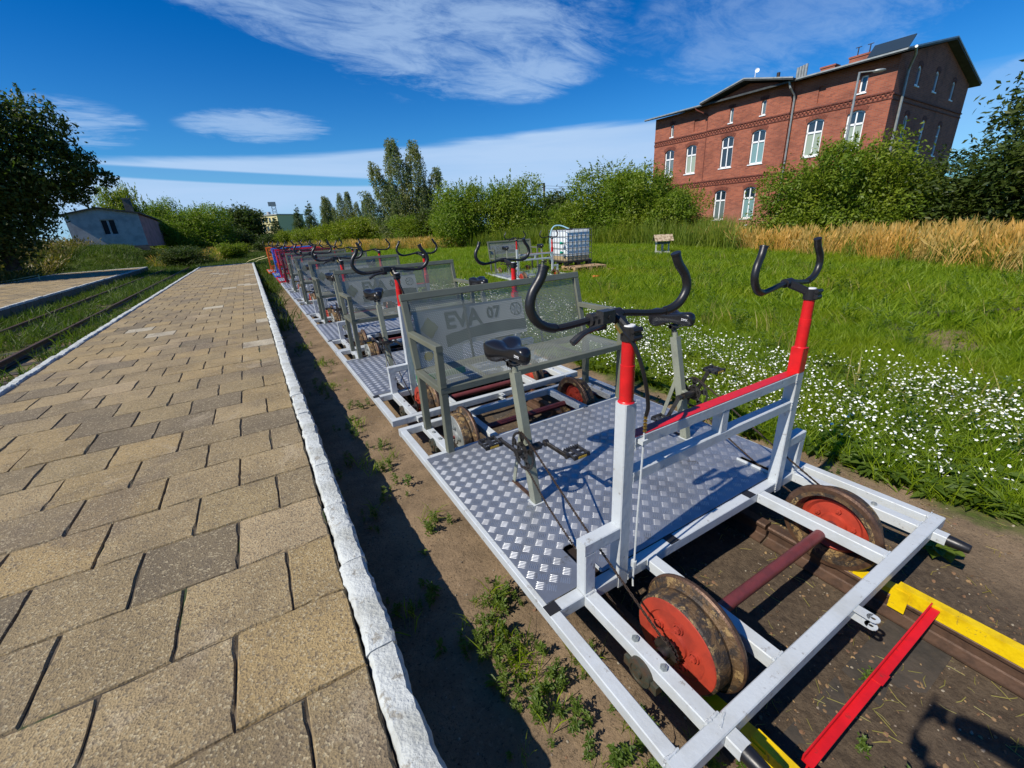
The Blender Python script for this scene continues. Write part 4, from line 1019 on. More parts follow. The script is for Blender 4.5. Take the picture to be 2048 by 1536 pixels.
    gh = [(2.40, 2.98, 4.42, 6.05, .14), (5.35, 5.93, 4.36, 6.02, .14), (8.40, 8.98, 4.28, 5.95, .14), (2.70, 3.26, 7.40, 8.30, .14), (5.65, 6.22, 7.40, 8.40, .14), (9.0, 9.55, 7.30, 8.26, .14), (2.40, 2.98, 1.3, 2.9, .14), (5.35, 5.93, 1.3, 2.9, .14)]
    wall(PG, 0, DEP, G0, EZ, gh)
    wb.add([PG(0, EZ, 0), PG(DEP, EZ, 0), PG(DEP/2, 9.75, 0)], [(0, 1, 2)])
    for h in gh: window(PG, h, M['glassdark'], True)
    wb.add([(DEP, S0, G0), (DEP, S1, G0), (DEP, S1, EZ), (DEP, S0, EZ)], [(0, 1, 2, 3)]); wb.add([(0, S1, G0), (DEP, S1, G0), (DEP, S1, EZ), (0, S1, EZ)], [(0, 1, 2, 3)])
    wb.add([(0, S1, EZ), (DEP, S1, EZ), (DEP/2, S1, 9.75)], [(0, 1, 2)])
    wb.build('wall', M['brick'], root)
    # bands with dog-tooth courses
    cb = MB(); tb = MB()
    for zc in (z(5.075), z(3.0)):
        for a, b2, off in ((S0, R0, 0), (R0, R1, PR), (R1, S1, 0)):
            cb.box(-off-.055, -off-.002, a+.003, b2-.003, zc+.12, zc+.19); cb.box(-off-.035, -off-.002, a+.003, b2-.003, zc-.17, zc-.12)
            y = a+.08
            while y < b2-.08:
                tb.box(-.035, .035, -.035, .035, -.05, .05, Matrix.Translation((-off-.014, y, zc+.055)) @ Matrix.Rotation(R(45), 4, 'Z'))
                tb.box(-.035, .035, -.035, .035, -.05, .05, Matrix.Translation((-off-.014, y+.1, zc-.06)) @ Matrix.Rotation(R(45), 4, 'Z')); y += .2
    for zc in (6.74, 3.45): cb.box(.003, DEP-.003, S0-.055, S0-.002, zc+.02, zc+.09); cb.box(.003, DEP-.003, S0-.035, S0-.002, zc-.20, zc-.14)
    cb.box(-.05, -.002, S0, R0-.003, .28, .36); cb.box(-PR-.05, -PR-.002, R0, R1, .28, .36)
    cb.build('cornice', M['brickdark'], root); tag(tb.build('dog_tooth_course', M['brickdark'], root), kind='stuff')
    # roof
    OV = .62; rz = 9.86; rb = MB(); T = .10
    def slab(pts, mt_b=rb, t=T):
        vs = [Vector(p) for p in pts]; lo2 = [v-Vector((0, 0, t)) for v in vs]; n = len(vs)
        mt_b.add(vs+lo2, [tuple(range(n)), tuple(range(2*n-1, n-1, -1))]+[(k, n+k, n+(k+1) % n, (k+1) % n) for k in range(n)])
    sl = (rz-8.58)/(DEP/2)
    ez = 8.58-sl*OV
    slab([(-OV, S0-.40, ez), (DEP/2, S0-.40, rz), (DEP/2, S1+.55, rz), (-OV, S1+.55, ez)])
    slab([(DEP/2+.001, S0-.40, rz), (DEP+.75, S0-.40, rz-sl*(DEP/2+.75)), (DEP+.75, S1+.55, rz-sl*(DEP/2+.75)), (DEP/2+.001, S1+.55, rz)])
    pk = 9.16; es = 8.50
    slab([(-OV-PR-.12, mid, pk), (DEP*.4, mid, pk+.05), (DEP*.4, R0-.25, es), (-OV-PR-.12, R0-.25, es)]); slab([(-OV-PR-.12, mid-.002, pk), (-OV-PR-.12, R1+.25, es), (DEP*.4, R1+.25, es), (DEP*.4, mid-.002, pk+.05)])
    ro = rb.build('roof', M['roofdark'], root)
    ed = MB()
    def edge(p, q, w=.03, h=.075): ed.beam(p, q, w, h, ch=.004)
    edge((-OV-.02, S0-.40, ez-.02), (-OV-.02, R0-.3, ez-.02)); edge((-OV-.02, R1+.3, ez-.02), (-OV-.02, S1+.55, ez-.02))
    edge((-OV-.02, S0-.42, ez-.0), (DEP/2, S0-.42, rz+.02)); edge((DEP/2, S0-.42, rz+.02), (DEP+.75, S0-.42, rz-sl*(DEP/2+.75)+.02))
    edge((-OV-PR-.14, mid, pk), (-OV-PR-.14, R0-.25, es)); edge((-OV-PR-.14, mid, pk), (-OV-PR-.14, R1+.25, es))
    ed.build('eave_trim', M['zinc'], ro)
    for s0, s1, x0 in ((11.75, 12.75, 2.6), (13.6, 14.35, 3.0)): cc = MB(); cc.box(x0, x0+.6, s0, s1, 8.9, 9.42); cc.box(x0-.04, x0+.64, s0-.04, s1+.04, 9.42, 9.50); cc.build('chimney', M['brick'], ro)
    for s0 in (11.95, 12.5): cp = MB(); cp.tube([(2.9, s0, 9.5), (2.9, s0, 9.95)], .03, 6); cp.tube([(2.9, s0-.14, 9.95), (2.9, s0+.14, 9.95)], .02, 6); cp.build('chimney_pipe', M['steel'], ro)
    for k in range(4): vv = MB(); vv.tube([(2.2+.1*k, 14.8+.2*k, 9.0), (2.2+.1*k, 14.8+.2*k, 9.72)], .08, 10); vv.build('roof_vent', M['zinc'], ro)
    va = MB(); va.tube([(1.8, 16.2, 8.9), (1.8, 16.2, 9.6)], .1, 8); va.build('roof_vent', M['darkaxle'], ro)
    vd = MB(); vd.tube([(2.2, 17.9, 9.0), (2.2, 17.9, 10.25)], .02, 6); vd.lathe((2.12, 17.75, 10.15), (-.9, -.4, .2), [(0, 1e-3), (.01, .07), (.04, .13)], 14); vd.build('aerial_dish', M['winframe'], ro)
    so = MB(); so.box(0, 1.0, 0, 1.75, -.03, .03, Matrix.Translation((1.9, 9.9, 9.05)) @ Matrix.Rotation(R(-42), 4, 'Y')); 
    sp = so.build('solar_panel', M['solar'], ro)
    for yy in (11.5, 10.1): so2 = MB(); so2.tube([(2.6, yy, 8.9), (2.6, yy, 9.7)], .02, 6); so2.build('panel_strut', M['steel'], ro)
    # rain pipes
    for pts, rr, mm in (([(-OV, R0+.05, ez-.05), (-OV+.06, R0-.02, ez-.35), (-.16, R0-.12, 7.75), (-.10, R0-.12, 7.5), (-.10, R0-.12, G0)], .055, 'zinc'),
                    ([(-OV, R1+.75, ez-.05), (-OV+.05, R1+.7, ez-.2), (-.14, R1+.08, 7.85), (-.08, R1+.05, 7.7), (-.08, R1+.05, G0)], .04, 'brick2'),
                    ([(-.3, S0-.6, ez+.05), (.5, S0-.40, 8.35), (1.0, S0-.12, 7.9), (1.05, S0-.10, 7.6), (1.05, S0-.10, G0)], .06, 'zinc')):
        t = MB(); t.tube(pts, rr, 8); t.build('downpipe', M['brickdark'] if mm == 'brick2' else M['zinc'], root)
    bs = MB(); bs.box(-PR-.06, -PR-.004, 10.62*1.5-.05, 10.62*1.5+.12, z(.98), z(.98)+.26); bs.build('wall_box', M['winframe'], root)
brick_building()

# ------------------------------------------------------------------ lamp post, utility pole, mast
p = pol(66.0, 28.5); lp = empty('lamp_post', (p.x, p.y, 0)); tag(lp, 'slender street lamp standing before the red brick facade', 'street lamp')
b = MB(); b.tube([(0, 0, -.1), (0, 0, 7.4)], [.075, .045], 10); b.build('pole', M['zinc'], lp)
b = MB(); b.tube([(0, 0, 7.38), (.30, -.42, 7.36)], .025, 8); b.build('arm', M['zinc'], lp)
b = MB(); b.sphere((0, 0, 0), .26, 12, 6, (1, .45, .28)); lh = b.build('lamp_head', M['zinc'], lp, (.42, -.60, 7.34)); lh.rotation_euler = (0, 0, R(-55))
p = pol(35.1, 55); up_ = empty('utility_pole', (p.x, p.y, 0)); tag(up_, 'dark wooden utility pole with wires rising out of the bushes', 'utility pole')
b = MB(); b.tube([(0, 0, 0), (0, 0, 6.0)], .13, 8); b.build('pole', M['bark'], up_)
q = pol(48, 40) - p
for dz in (0, -.25): b = MB(); b.tube([(0, 0, 5.7+dz), (q.x*.5, q.y*.5, 4.7+dz), (q.x, q.y, 4.4+dz)], .014, 4); b.build('wire', M['black'], up_)
p = pol(3.53, 210); ms = empty('floodlight_mast', (p.x, p.y, 0)); tag(ms, 'tall lattice floodlight mast beyond the yellow building', 'mast')
b = MB()
for sx in (-.7, .7):
    b.tube([(sx*1.2, 0, 0), (sx, 0, 15)], .10, 5)
for k in range(12): b.tube([(-.8, 0, 1+k*1.1), (.8, 0, 2+k*1.1)], .07, 4); b.tube([(.8, 0, 1+k*1.1), (-.8, 0, 2+k*1.1)], .07, 4)
b.box(-1.8, 1.0, -.3, .3, 13.6, 15.2); b.build('lattice', M['zinc'], ms)

# ------------------------------------------------------------------ yellow building far away
p = pol(.3, 190); yb = empty('apartment_building', (p.x, p.y, 0), R(-50)); tag(yb, 'distant pale yellow building showing a row of windows above the trees', 'building')
b = MB(); b.box(0, 16, 0, 12, 0, 9.0); b.build('wall', M['cream'], yb)
b = MB(); b.box(-.3, 16.3, -.3, 12.3, 9.0, 9.3); b.box(6, 6.8, 2, 3, 9.3, 10.3); b.box(9.6, 10.4, 2, 3, 9.3, 10.3); b.build('roof', M['paleroof'], yb)
for k in range(9):
    for zz in (3.9, 6.6):
        b = MB(); b.box(.9+k*1.6, 1.7+k*1.6, -.06, -.01, zz, zz+1.6); b.build('window', M['glassdark'], yb)

# ------------------------------------------------------------------ shed
def shed():
    a = Vector((-11.95, 49.2, 0)); c = Vector((-7.30, 49.35, 0)); w = (c-a).length; ang = math.atan2(c.y-a.y, c.x-a.x); G = 1.62
    root = empty('shed', (a.x, a.y, G), ang); tag(root, 'small whitewashed shed with a pink side wing and a stout chimney', 'shed')
    h = 2.72; pk = 3.22; hl = 2.86
    b = MB(); w0, w1, q0, q1 = 2.05, 3.0, 1.05, 2.25
    for (x0, x1, z0, z1) in ((0, w0, 0, h), (w1, w, 0, h), (w0, w1, 0, q0), (w0, w1, q1, h)): b.add([(x0, 0, z0), (x1, 0, z0), (x1, 0, z1), (x0, 0, z1)], [(0, 1, 2, 3)])
    b.add([(0, 0, h), (w, 0, h), (w*.46, 0, pk-.06)], [(0, 1, 2)]); b.add([(0, 0, 0), (0, 7, 0), (0, 7, h), (0, 0, h)], [(0, 1, 2, 3)])
    for (p0, p1) in (((w0, q0), (w1, q0)), ((w1, q0), (w1, q1)), ((w1, q1), (w0, q1)), ((w0, q1), (w0, q0))): b.add([(p0[0], 0, p0[1]), (p1[0], 0, p1[1]), (p1[0], .15, p1[1]), (p0[0], .15, p0[1])], [(0, 1, 2, 3)])
    b.build('wall', M['plaster'], root)
    b = MB(); b.box(-.05, w+.05, -.05, -.002, -.3, .12); b.build('plinth', M['concrete'], root)
    b = MB(); b.box(w0, w0+.06, .06, .12, q0+.071, q1-.061); b.box(w1-.06, w1, .06, .12, q0+.071, q1-.061); b.box(w0+.41, w0+.54, .06, .12, q0+.071, q1-.061); b.box(w0, w1, .061, .119, q0, q0+.07); b.box(w0, w1, .061, .119, q1-.06, q1)
    wo = b.build('window', M['plaster'], root); b = MB(); b.box(w0, w1, .13, .14, q0, q1); b.build('pane', M['black'], wo)
    b = MB(); b.add([(w, .01, 0), (w+.5, 10, 0), (w+.5, 10, 2.2), (w, .01, 2.62)], [(0, 1, 2, 3)]); b.add([(w+.5, 10, 0), (0, 10, 0), (0, 10, 2.2), (w+.5, 10, 2.2)], [(0, 1, 2, 3)]); b.build('side_wing', M['pink'], root)
    b = MB(); b.box(w+.02, w+.16, 3.2, 4.0, 1.1, 2.1); b.build('window', M['glassdark'], root)
    b = MB(); T = .09
    for pts in ([(-.25, -.25, h+.0), (w*.46, -.25, pk), (w*.46, 7, pk), (-.25, 7, h)], [(w*.46+.002, -.25, pk), (w+.25, -.25, h-.02), (w+.6, 10.3, 2.42), (w*.46+.002, 10.3, 2.9)]):
        vs = [Vector(p) for p in pts]; vs += [v-Vector((0, 0, T)) for v in vs]; b.add(vs, [(0, 1, 2, 3), (7, 6, 5, 4), (0, 4, 5, 1), (1, 5, 6, 2), (2, 6, 7, 3), (3, 7, 4, 0)])
    ro = b.build('roof', M['roofdark'], root)
    b = MB(); b.box(w*.82-.1, w*.82+.42, 1.6, 2.1, 2.6, 3.95); b.box(w*.82-.14, w*.82+.46, 1.56, 2.14, 3.86, 3.97); b.build('chimney', M['concrete'], ro)
shed()

# ------------------------------------------------------------------ tank, pallets, well, small things
def ibc():
    th = R(-8); base = Vector((9.05, 11.72, .32)); root = empty('water_tank', base, th); tag(root, 'square white plastic water tank in a galvanised wire cage on pallets', 'tank')
    b = MB(); n = 6; r = .07
    def rr(x0, x1, y0, y1, z0, z1):
        vs = []
        pts = []
        for cx, cy, a0 in ((x1-r, y1-r, 0), (x0+r, y1-r, 90), (x0+r, y0+r, 180), (x1-r, y0+r, 270)):
            for k in range(5): a = R(a0+k*22.5); pts.append((cx+r*math.cos(a), cy+r*math.sin(a)))
        m = len(pts); rings = [(z0, 1), (z0+.01, 1), (z1-.05, 1), (z1-.01, .97), (z1, .93)]
        cx, cy = (x0+x1)/2, (y0+y1)/2
        vs = [(cx+(x-cx)*s, cy+(y-cy)*s, z) for z, s in rings for x, y in pts]
        b.add(vs, [(i*m+k, i*m+(k+1) % m, (i+1)*m+(k+1) % m, (i+1)*m+k) for i in range(len(rings)-1) for k in range(m)], True); b.add(vs[-m:], [tuple(range(m))])
    rr(.03, .97, .03, 1.17, .30, 1.12)
    b.build('bottle', M['tank'], root)
    b = MB(); rr(.03, .97, .03, 1.17, .14, .299); b.build('bottle_base', M['tankwater'], root)
    b = MB(); b.lathe((.5, .6, 1.11), (0, 0, 1), [(0, .11), (.05, .11), (.05, 1e-3)], 16); b.build('lid', M['black'], root)
    c = MB(); X = [0, 1.0]; Y = [0, 1.2]
    for z in (.16, .36, .55, .74, .93, 1.13):
        for y in Y: c.tube([(0, y, z), (1, y, z)], .009, 5)
        for x in X: c.tube([(x, 0, z), (x, 1.2, z)], .009, 5)
    for k in range(7):
        for y in Y: c.tube([(k/6, y, .14), (k/6, y, 1.13)], .009, 5)
        for x in X: c.tube([(x, k*.2, .14), (x, k*.2, 1.13)], .009, 5)
    c.build('cage', M['cage'], root)
    b = MB(); b.box(-.02, 1.02, -.02, 1.22, .09, .135)
    for x in (0, .43, .86):
        for y in (0, .5, 1.04): b.box(x, x+.14, y, y+.16, 0, .09)
    b.build('base_pallet', M['plasticblack'], root)
    for zz in (.72, .42):
        b = MB(); b.tube([(-.03, .12, zz), (-.12, .10, zz)], .035, 8); b.tube([(-.12, .04, zz+.03), (-.12, .16, zz-.01)], .02, 6); b.sphere((-.14, .06, zz+.02), .045, 8, 5); b.build('valve', M['teal'], root)
    h = MB(); h.tube(smooth_path([(.6, .8, 1.15), (.35, .95, 1.27), (.1, 1.0, 1.25), (-.05, .98, 1.0), (-.07, .95, .6), (-.05, .95, .3), (-.1, .8, .05)], 6), .02, 8)
    ho = h.build('hose', M['hose'], None, base); ho.rotation_euler = (0, 0, th); tag(ho, 'pale blue hose looping over the top of the caged water tank', 'hose')
ibc()
def pallet(loc, rz, label, ln=1.2, n=7):
    root = empty('pallet', loc, rz); tag(root, label, 'pallet', 'wooden pallets under the tank')
    for k in range(n): b = MB(); b.box(0, ln, k*.135, k*.135+.10, .122, .144); b.build('deck_board', M['pallet'], root)
    for x in (0, ln/2-.05, ln-.1): 
        b = MB(); b.box(x, x+.1, 0, .9, .1, .1218); b.build('stringer', M['pallet'], root)
        for y in (0, .4, .77): b = MB(); b.box(x, x+.1, y, y+.13, .022, .1); b.build('block', M['pallet'], root)
        b = MB(); b.box(x, x+.1, 0, .9, 0, .0215); b.build('bottom_board', M['pallet'], root)
pallet((8.95, 11.10, .16), R(-8), 'pale wooden pallet sticking out from under the black base of the water tank')
pallet((9.0, 11.85, .015), R(-8), 'lower wooden pallet bearing the water tank in the grass')
pallet((9.35, 11.0, .010), R(-11), 'grey wooden pallet lying flat at the front of the tank stack')
def well():
    p = pol(49.5, 20.2); root = empty('wishing_well', (p.x, p.y, H(p.x, p.y)-.05), R(-38)); tag(root, 'little white wooden garden well with a boarded gable roof in the tall grass', 'garden well')
    b = MB()
    for k in range(6):
        a = 2*math.pi*k/6; b.beam((.25*math.cos(a), .25*math.sin(a), 0), (.25*math.cos(a), .25*math.sin(a), .28), .13, .22)
    b.build('well_ring', M['woodwhite'], root)
    for x in (-.26, .26): b = MB(); b.beam((x, 0, .1), (x, 0, .90), .05, .05, up=(0, 1, 0)); b.build('post', M['woodwhite'], root)
    b = MB(); b.beam((-.30, 0, .62), (.30, 0, .62), .08, .08); b.build('windlass', M['bluewood'], root)
    b = MB(); b.tube([(0, 0, .58), (0, 0, .28)], .05, 8); b.build('bucket', M['woodwhite'], root)
    for s in (-1, 1):
        for k in range(4):
            b = MB(); b.box(-.38, .38, -.055, .055, -.008, .008, Matrix.Translation((0, s*(.05+k*.09), .93-k*.062)) @ Matrix.Rotation(-s*R(35), 4, 'X')); b.build('roof_board', M['woodroof'], root)
well()
p = pol(41.4, 13.2); b = MB()
for k in range(9): b.sphere((p.x+random.uniform(-.13, .13), p.y+random.uniform(-.1, .1), .10+random.uniform(-.03, .05)), .055, 7, 4, (1, 1, .6))
tag(b.build('rag', M['ragorange'], None), 'crumpled orange rag lying in the grass by the tank pallets', 'rag')
p = pol(73, 34); b = MB(); n = 12; vs = [(p.x-1.6+3.4*i/n, p.y-1.2+2.4*j/n, .0+1.5*max(0, 1-abs(2*i/n-1)**3)*max(0, 1-abs(2*j/n-1)**2.5)+random.gauss(0, .05)) for i in range(n+1) for j in range(n+1)]
b.add(vs, [(i*(n+1)+j, (i+1)*(n+1)+j, (i+1)*(n+1)+j+1, i*(n+1)+j+1) for i in range(n) for j in range(n)], True)
tag(b.build('tarpaulin', M['tarp'], None), 'white tarpaulin heap glimpsed through the bushes right of the brick building', 'tarpaulin')
p = pol(-16.85, 33); zg = H(p.x, p.y); rp = empty('barrier_stake', (p.x, p.y, zg)); tag(rp, 'short pale stake holding a sagging rope at the far left', 'stake')
b = MB(); b.beam((0, 0, -.1), (.08, 0, .62), .05, .03); b.build('stake', M['tape'], rp)
b = MB(); b.tube([(0, 0, .58), (-1.2, -.3, .42), (-2.6, -.8, .34), (-4.2, -1.2, .42)], .022, 5); b.build('rope', M['tape'], rp)
for (x0, lab) in ((.62, 'taut pale rope running from the orange rail bike into the grass, left of two'), (1.1, 'taut pale rope running from the orange rail bike into the grass, right of two')):
    b = MB(); b.tube([(x0, 23.8, .95), (x0-.7, 30, .55), (x0-1.2, 34, .1)], .014, 5)
    tag(b.build('rope', M['tape'], None), lab, 'rope')

# ------------------------------------------------------------------ foliage
def leaf_cloud(centers, radii, n, size, seed, up=.35, flat=.8, shell=.55):
    """leaf quads scattered in clumps over a union of ellipsoids"""
    g = np.random.default_rng(seed); C = np.array(centers, float); Rd = np.array(radii, float)
    vol = (Rd.prod(1))**(2/3); pick = g.choice(len(C), size=n//18, p=vol/vol.sum())
    d = g.normal(size=(len(pick), 3)); d /= np.linalg.norm(d, axis=1)[:, None]
    rr = shell+(1-shell)*g.random(len(pick))**.6
    cc = C[pick]+d*Rd[pick]*rr[:, None]
    k = 18; cl = np.repeat(np.arange(len(pick)), k)
    spread = np.repeat((.13+.12*g.random(len(pick)))*Rd[pick].mean(1), k)
    P = cc[cl]+g.normal(size=(len(cl), 3))*spread[:, None]*np.array([1, 1, .75])
    nrm = d[cl]*.6+g.normal(size=(len(cl), 3))*.75+np.array([0, 0, up]); nrm /= np.linalg.norm(nrm, axis=1)[:, None]
    t = np.cross(nrm, g.normal(size=nrm.shape)); t /= np.linalg.norm(t, axis=1)[:, None]; b = np.cross(nrm, t)
    s = size*(.6+.8*g.random(len(P)))[:, None]
    V = np.stack([P-t*s, P-b*s*.5*flat+nrm*s*.12, P+t*s, P+b*s*.5*flat+nrm*s*.12], 1).reshape(-1, 3)
    return V
def quads(V): return np.arange(len(V)).reshape(-1, 4)
def shoots(n, base_c, base_r, length, size, seed, lean=.25):
    """upright leafy shoots breaking the outline"""
    g = np.random.default_rng(seed); out = []
    for _ in range(n):
        a = g.random()*2*math.pi; r = math.sqrt(g.random()); p = np.array([base_c[0]+base_r[0]*r*math.cos(a), base_c[1]+base_r[1]*r*math.sin(a), base_c[2]+base_r[2]*math.sqrt(max(0, 1-r*r))*.92])
        d = np.array([g.normal()*lean+math.cos(a)*r*.5, g.normal()*lean+math.sin(a)*r*.5, 1.0]); d /= np.linalg.norm(d); L = length*(.5+g.random())
        m = 26; tt = g.random(m)[:, None]; P = p+d*tt*L+g.normal(size=(m, 3))*size*1.2*(1.1-tt)
        nrm = g.normal(size=(m, 3)); nrm /= np.linalg.norm(nrm, axis=1)[:, None]; t = d+g.normal(size=(m, 3))*.7; t /= np.linalg.norm(t, axis=1)[:, None]; b = np.cross(nrm, t)
        s = size*(.6+.7*g.random((m, 1)))
        out.append(np.stack([P-t*s, P-b*s*.4, P+t*s, P+b*s*.4], 1).reshape(-1, 3))
    return np.concatenate(out) if out else np.zeros((0, 3))
def limbs(h, spread, r, seed, n=7, z0=.15, up=.75):
    g = random.Random(seed); b = MB(); b.tube([(0, 0, -.3), (g.gauss(0, .05*h*.3), g.gauss(0, .02*h), h*.5), (g.gauss(0, .04*h), g.gauss(0, .04*h), h*.92)], [r, r*.7, r*.15], 8)
    for k in range(n):
        a = g.random()*6.28; zz = h*(z0+(.65-z0)*k/n); L = spread*(.6+.5*g.random())
        b.tube(smooth_path([(0, 0, zz), (L*.5*math.cos(a), L*.5*math.sin(a), zz+L*.35*up), (L*math.cos(a), L*math.sin(a), zz+L*up)], 3), [r*.45, r*.38, r*.3, r*.22, r*.16, r*.1, r*.05], 5)
    return b.mesh('trunk', M['bark'])
def lobes(seed, w, h, n, z0=0.0):
    g = random.Random(seed); C = [(0, 0, z0+h*.5)]; Rr = [(w*.32, w*.32, h*.42)]
    for _ in range(n):
        a = g.random()*6.28; r = w*.30*math.sqrt(g.random()); zz = z0+h*(.14+.66*g.random()); s = w*(.15+.13*g.random())*(1.12-.4*(zz-z0)/h)
        C.append((r*math.cos(a), r*math.sin(a), zz)); Rr.append((s, s, s*(.8+.4*g.random())*min(1.3, h/w+.2)))
    return C, Rr
TM = {}
def norm(V, w, h):
    V = V.copy(); V[:, 2] *= h/np.percentile(V[:, 2], 99.6); r = np.percentile(np.abs(V[:, :2]), 98.5); V[:, :2] *= (w/2)/r; return V
def bush_variant(key, w, h, n, size, mt, seed, sh=40, shl=.6):
    C, Rr = lobes(seed, w, h, 12); V = leaf_cloud(C, Rr, n, size, seed)
    S = shoots(sh, (0, 0, h*.45), (w*.42, w*.42, h*.5), shl, size, seed+1); V = np.concatenate([V, S]); V = norm(V, w, h); V[:, 2] = np.maximum(V[:, 2], 0.02)
    TM[key] = (npmesh('crown', V, quads(V), M[mt]), limbs(h*.8, w*.4, .07*h*.4, seed), (w, h))
bush_variant('A1', 5.0, 4.6, 26000, .085, 'leafA', 11, 60, .8); bush_variant('A2', 5.0, 4.2, 24000, .085, 'leafA', 12, 45, .7); bush_variant('B1', 4.0, 3.0, 18000, .08, 'leafB', 13, 40, .6)
bush_variant('C1', 5.0, 5.0, 16000, .12, 'leafC', 14, 15, .4); bush_variant('A3', 5.0, 5.4, 24000, .085, 'leafA', 15, 70, 1.0)
def conifer_variant(key, w, h, n, size, seed):
    C = []; Rr = []
    for k in range(14):
        f = k/13; C.append((random.gauss(0, .03*w), random.gauss(0, .03*w), h*(.1+.86*f))); r = w*.5*(1-f)**.8+.12; Rr.append((r, r, h*.08))
    V = norm(leaf_cloud(C, Rr, n, size, seed, .1, .5, .3), w, h); TM[key] = (npmesh('crown', V, quads(V), M['leafFir']), limbs(h*.9, w*.25, .1, seed), (w, h))
conifer_variant('F1', 3.0, 6.5, 9000, .12, 21)
def birch_variant(key, w, h, n, seed):
    g = np.random.default_rng(seed); out = []; b = MB()
    for (ox, hh, ww) in ((-.55, 1.0, .62), (.6, .98, .60), (-1.7, .80, .42), (1.75, .74, .44), (-.9, .62, .8), (.9, .58, .8), (-2.4, .55, .4), (2.3, .50, .4)):
        H_ = h*hh; m = int(n*hh*ww)//22
        b.tube([(ox*.3, 0, -.3), (ox*.6, 0, H_*.5), (ox, 0, H_*.97)], [.11, .07, .015], 7)
        f = g.random(m)**.8; z = H_*(.16+.84*f); r = (w*.25*ww)*(1.02-f)**.55*np.sqrt(g.random(m))*(.75+.5*np.sin(f*17+ox*5)**2)+.05; a = g.random(m)*6.283
        root = np.stack([ox*(.4+.6*f)+r*np.cos(a), r*np.sin(a), z], -1)
        L = (.3+1.0*g.random(m))*(h*.13); k = 22; tt = g.random((m, k))
        P = root[:, None, :]+np.stack([tt*0+.10*(np.cos(a)[:, None])*tt, .1*(np.sin(a)[:, None])*tt, -tt*L[:, None]], -1)+g.normal(size=(m, k, 3))*.055
        P = P.reshape(-1, 3); nrm = g.normal(size=P.shape); nrm[:, 2] *= .4; nrm /= np.linalg.norm(nrm, axis=1)[:, None]
        t = np.array([0, 0, -1.])+g.normal(size=P.shape)*.5; t /= np.linalg.norm(t, axis=1)[:, None]; bb = np.cross(nrm, t); s = .068*(.6+.7*g.random((len(P), 1)))
        out.append(np.stack([P-t*s, P-bb*s*.45, P+t*s, P+bb*s*.45], 1).reshape(-1, 3))
    V = norm(np.concatenate(out), w, h); TM[key] = (npmesh('crown', V, quads(V), M['leafBirch']), b.mesh('trunk', M['birchbark']), (w, h))
birch_variant('W1', 6.4, 9.6, 17000, 31)
def plant(name, key, az, h, w, ht, label, group, rz=None, z=None, cat='tree', sy=None, mt=None):
    p = pol(az, h); zz = H(p.x, p.y) if z is None else z; cr, tr, (W, Hh) = TM[key]
    o = empty(name, (p.x, p.y, zz), random.random()*6.28 if rz is None else rz); o.scale = (w/W, (sy or w)/W, ht/Hh); tag(o, label, cat, group)
    c = link('crown', cr, o)
    if mt: c.material_slots[0].link = 'OBJECT'; c.material_slots[0].material = M[mt]
    link('trunk', tr, o); return o
def el(e, h): return 1.75+e*h
GB = 'bushes and trees along the edge of the yard'
plant('bush', 'A1', 25.4, 36, 4.7, el(.088, 36), 'round leafy bush right of the tall birch, left one of the joined pair', GB, cat='bush')
plant('bush', 'A2', 30.9, 36, 4.8, el(.092, 36), 'round leafy bush right of the tall birch, right one of the joined pair', GB, cat='bush')
plant('bush', 'C1', 36.8, 42, 4.6, el(.056, 42), 'low dark bush around the foot of the utility pole', GB, cat='bush')
plant('bush', 'A3', 42.8, 31, 5.1, el(.100, 31), 'tall bush with long upright shoots behind the garden well', GB, cat='bush')
plant('bush', 'A1', 47.0, 29, 4.2, el(.088, 29), 'leafy bush touching the left end of the brick building', GB, cat='bush')
plant('bush', 'A2', 51.0, 27.5, 3.6, el(.050, 27.5), 'dark bush covering the lower left windows of the brick building', GB, cat='bush')
plant('bush', 'A2', 63.4, 24.0, 3.6, el(.064, 24.0), 'broad bush hiding the ground floor of the brick building, left part', GB, cat='bush')
plant('bush', 'A1', 66.3, 23.5, 3.8, el(.100, 23.5), 'highest part of the broad bush below the lamp post', GB, cat='bush')
plant('bush', 'A2', 69.6, 24.0, 3.6, el(.066, 24.0), 'leafy bush right of the highest one, before the gable wall', GB, cat='bush')
plant('bush', 'B1', 72.6, 25.5, 3.8, el(.030, 25.5), 'yellowish bush under the shaded gable wall', GB, cat='bush')
plant('bush', 'A2', 74.6, 29, 3.6, el(.022, 29), 'sparse reddish green bush before the white tarpaulin', GB, cat='bush')
plant('tree', 'A3', 78.6, 24, 5.2, el(.080, 24), 'dark leafy tree at the right edge of the view', GB, mt='leafC')
plant('tree', 'A1', 84.0, 24, 6.0, el(.165, 24), 'tall dark tree cut by the right edge of the picture', GB, mt='leafC')
plant('birch_tree', 'W1', 18.4, 50, 8.0, el(.165, 50), 'tall silvery birch with drooping twigs in the middle distance', GB, rz=R(-18))
plant('birch_tree', 'W1', 9.0, 75, 4.6, el(.068, 75), 'slim birch behind the shrubs left of the tall one, leftmost of three', GB, rz=1)
plant('birch_tree', 'W1', 11.0, 72, 4.8, el(.075, 72), 'slim birch behind the shrubs left of the tall one, middle of three', GB, rz=2.4)
plant('birch_tree', 'W1', 13.3, 80, 3.4, el(.058, 80), 'slim birch behind the shrubs left of the tall one, rightmost of three', GB, rz=.4)
plant('fir_tree', 'F1', 5.7, 78, 2.6, el(.052, 78), 'dark fir right of the yellow building, left of the pair', GB, cat='tree')
plant('fir_tree', 'F1', 7.0, 76, 3.0, el(.058, 76), 'dark fir right of the yellow building, right of the pair', GB, cat='tree')
plant('fir_tree', 'F1', 3.3, 85, 3.0, el(.036, 85), 'lower fir in front of the yellow building', GB, cat='tree')
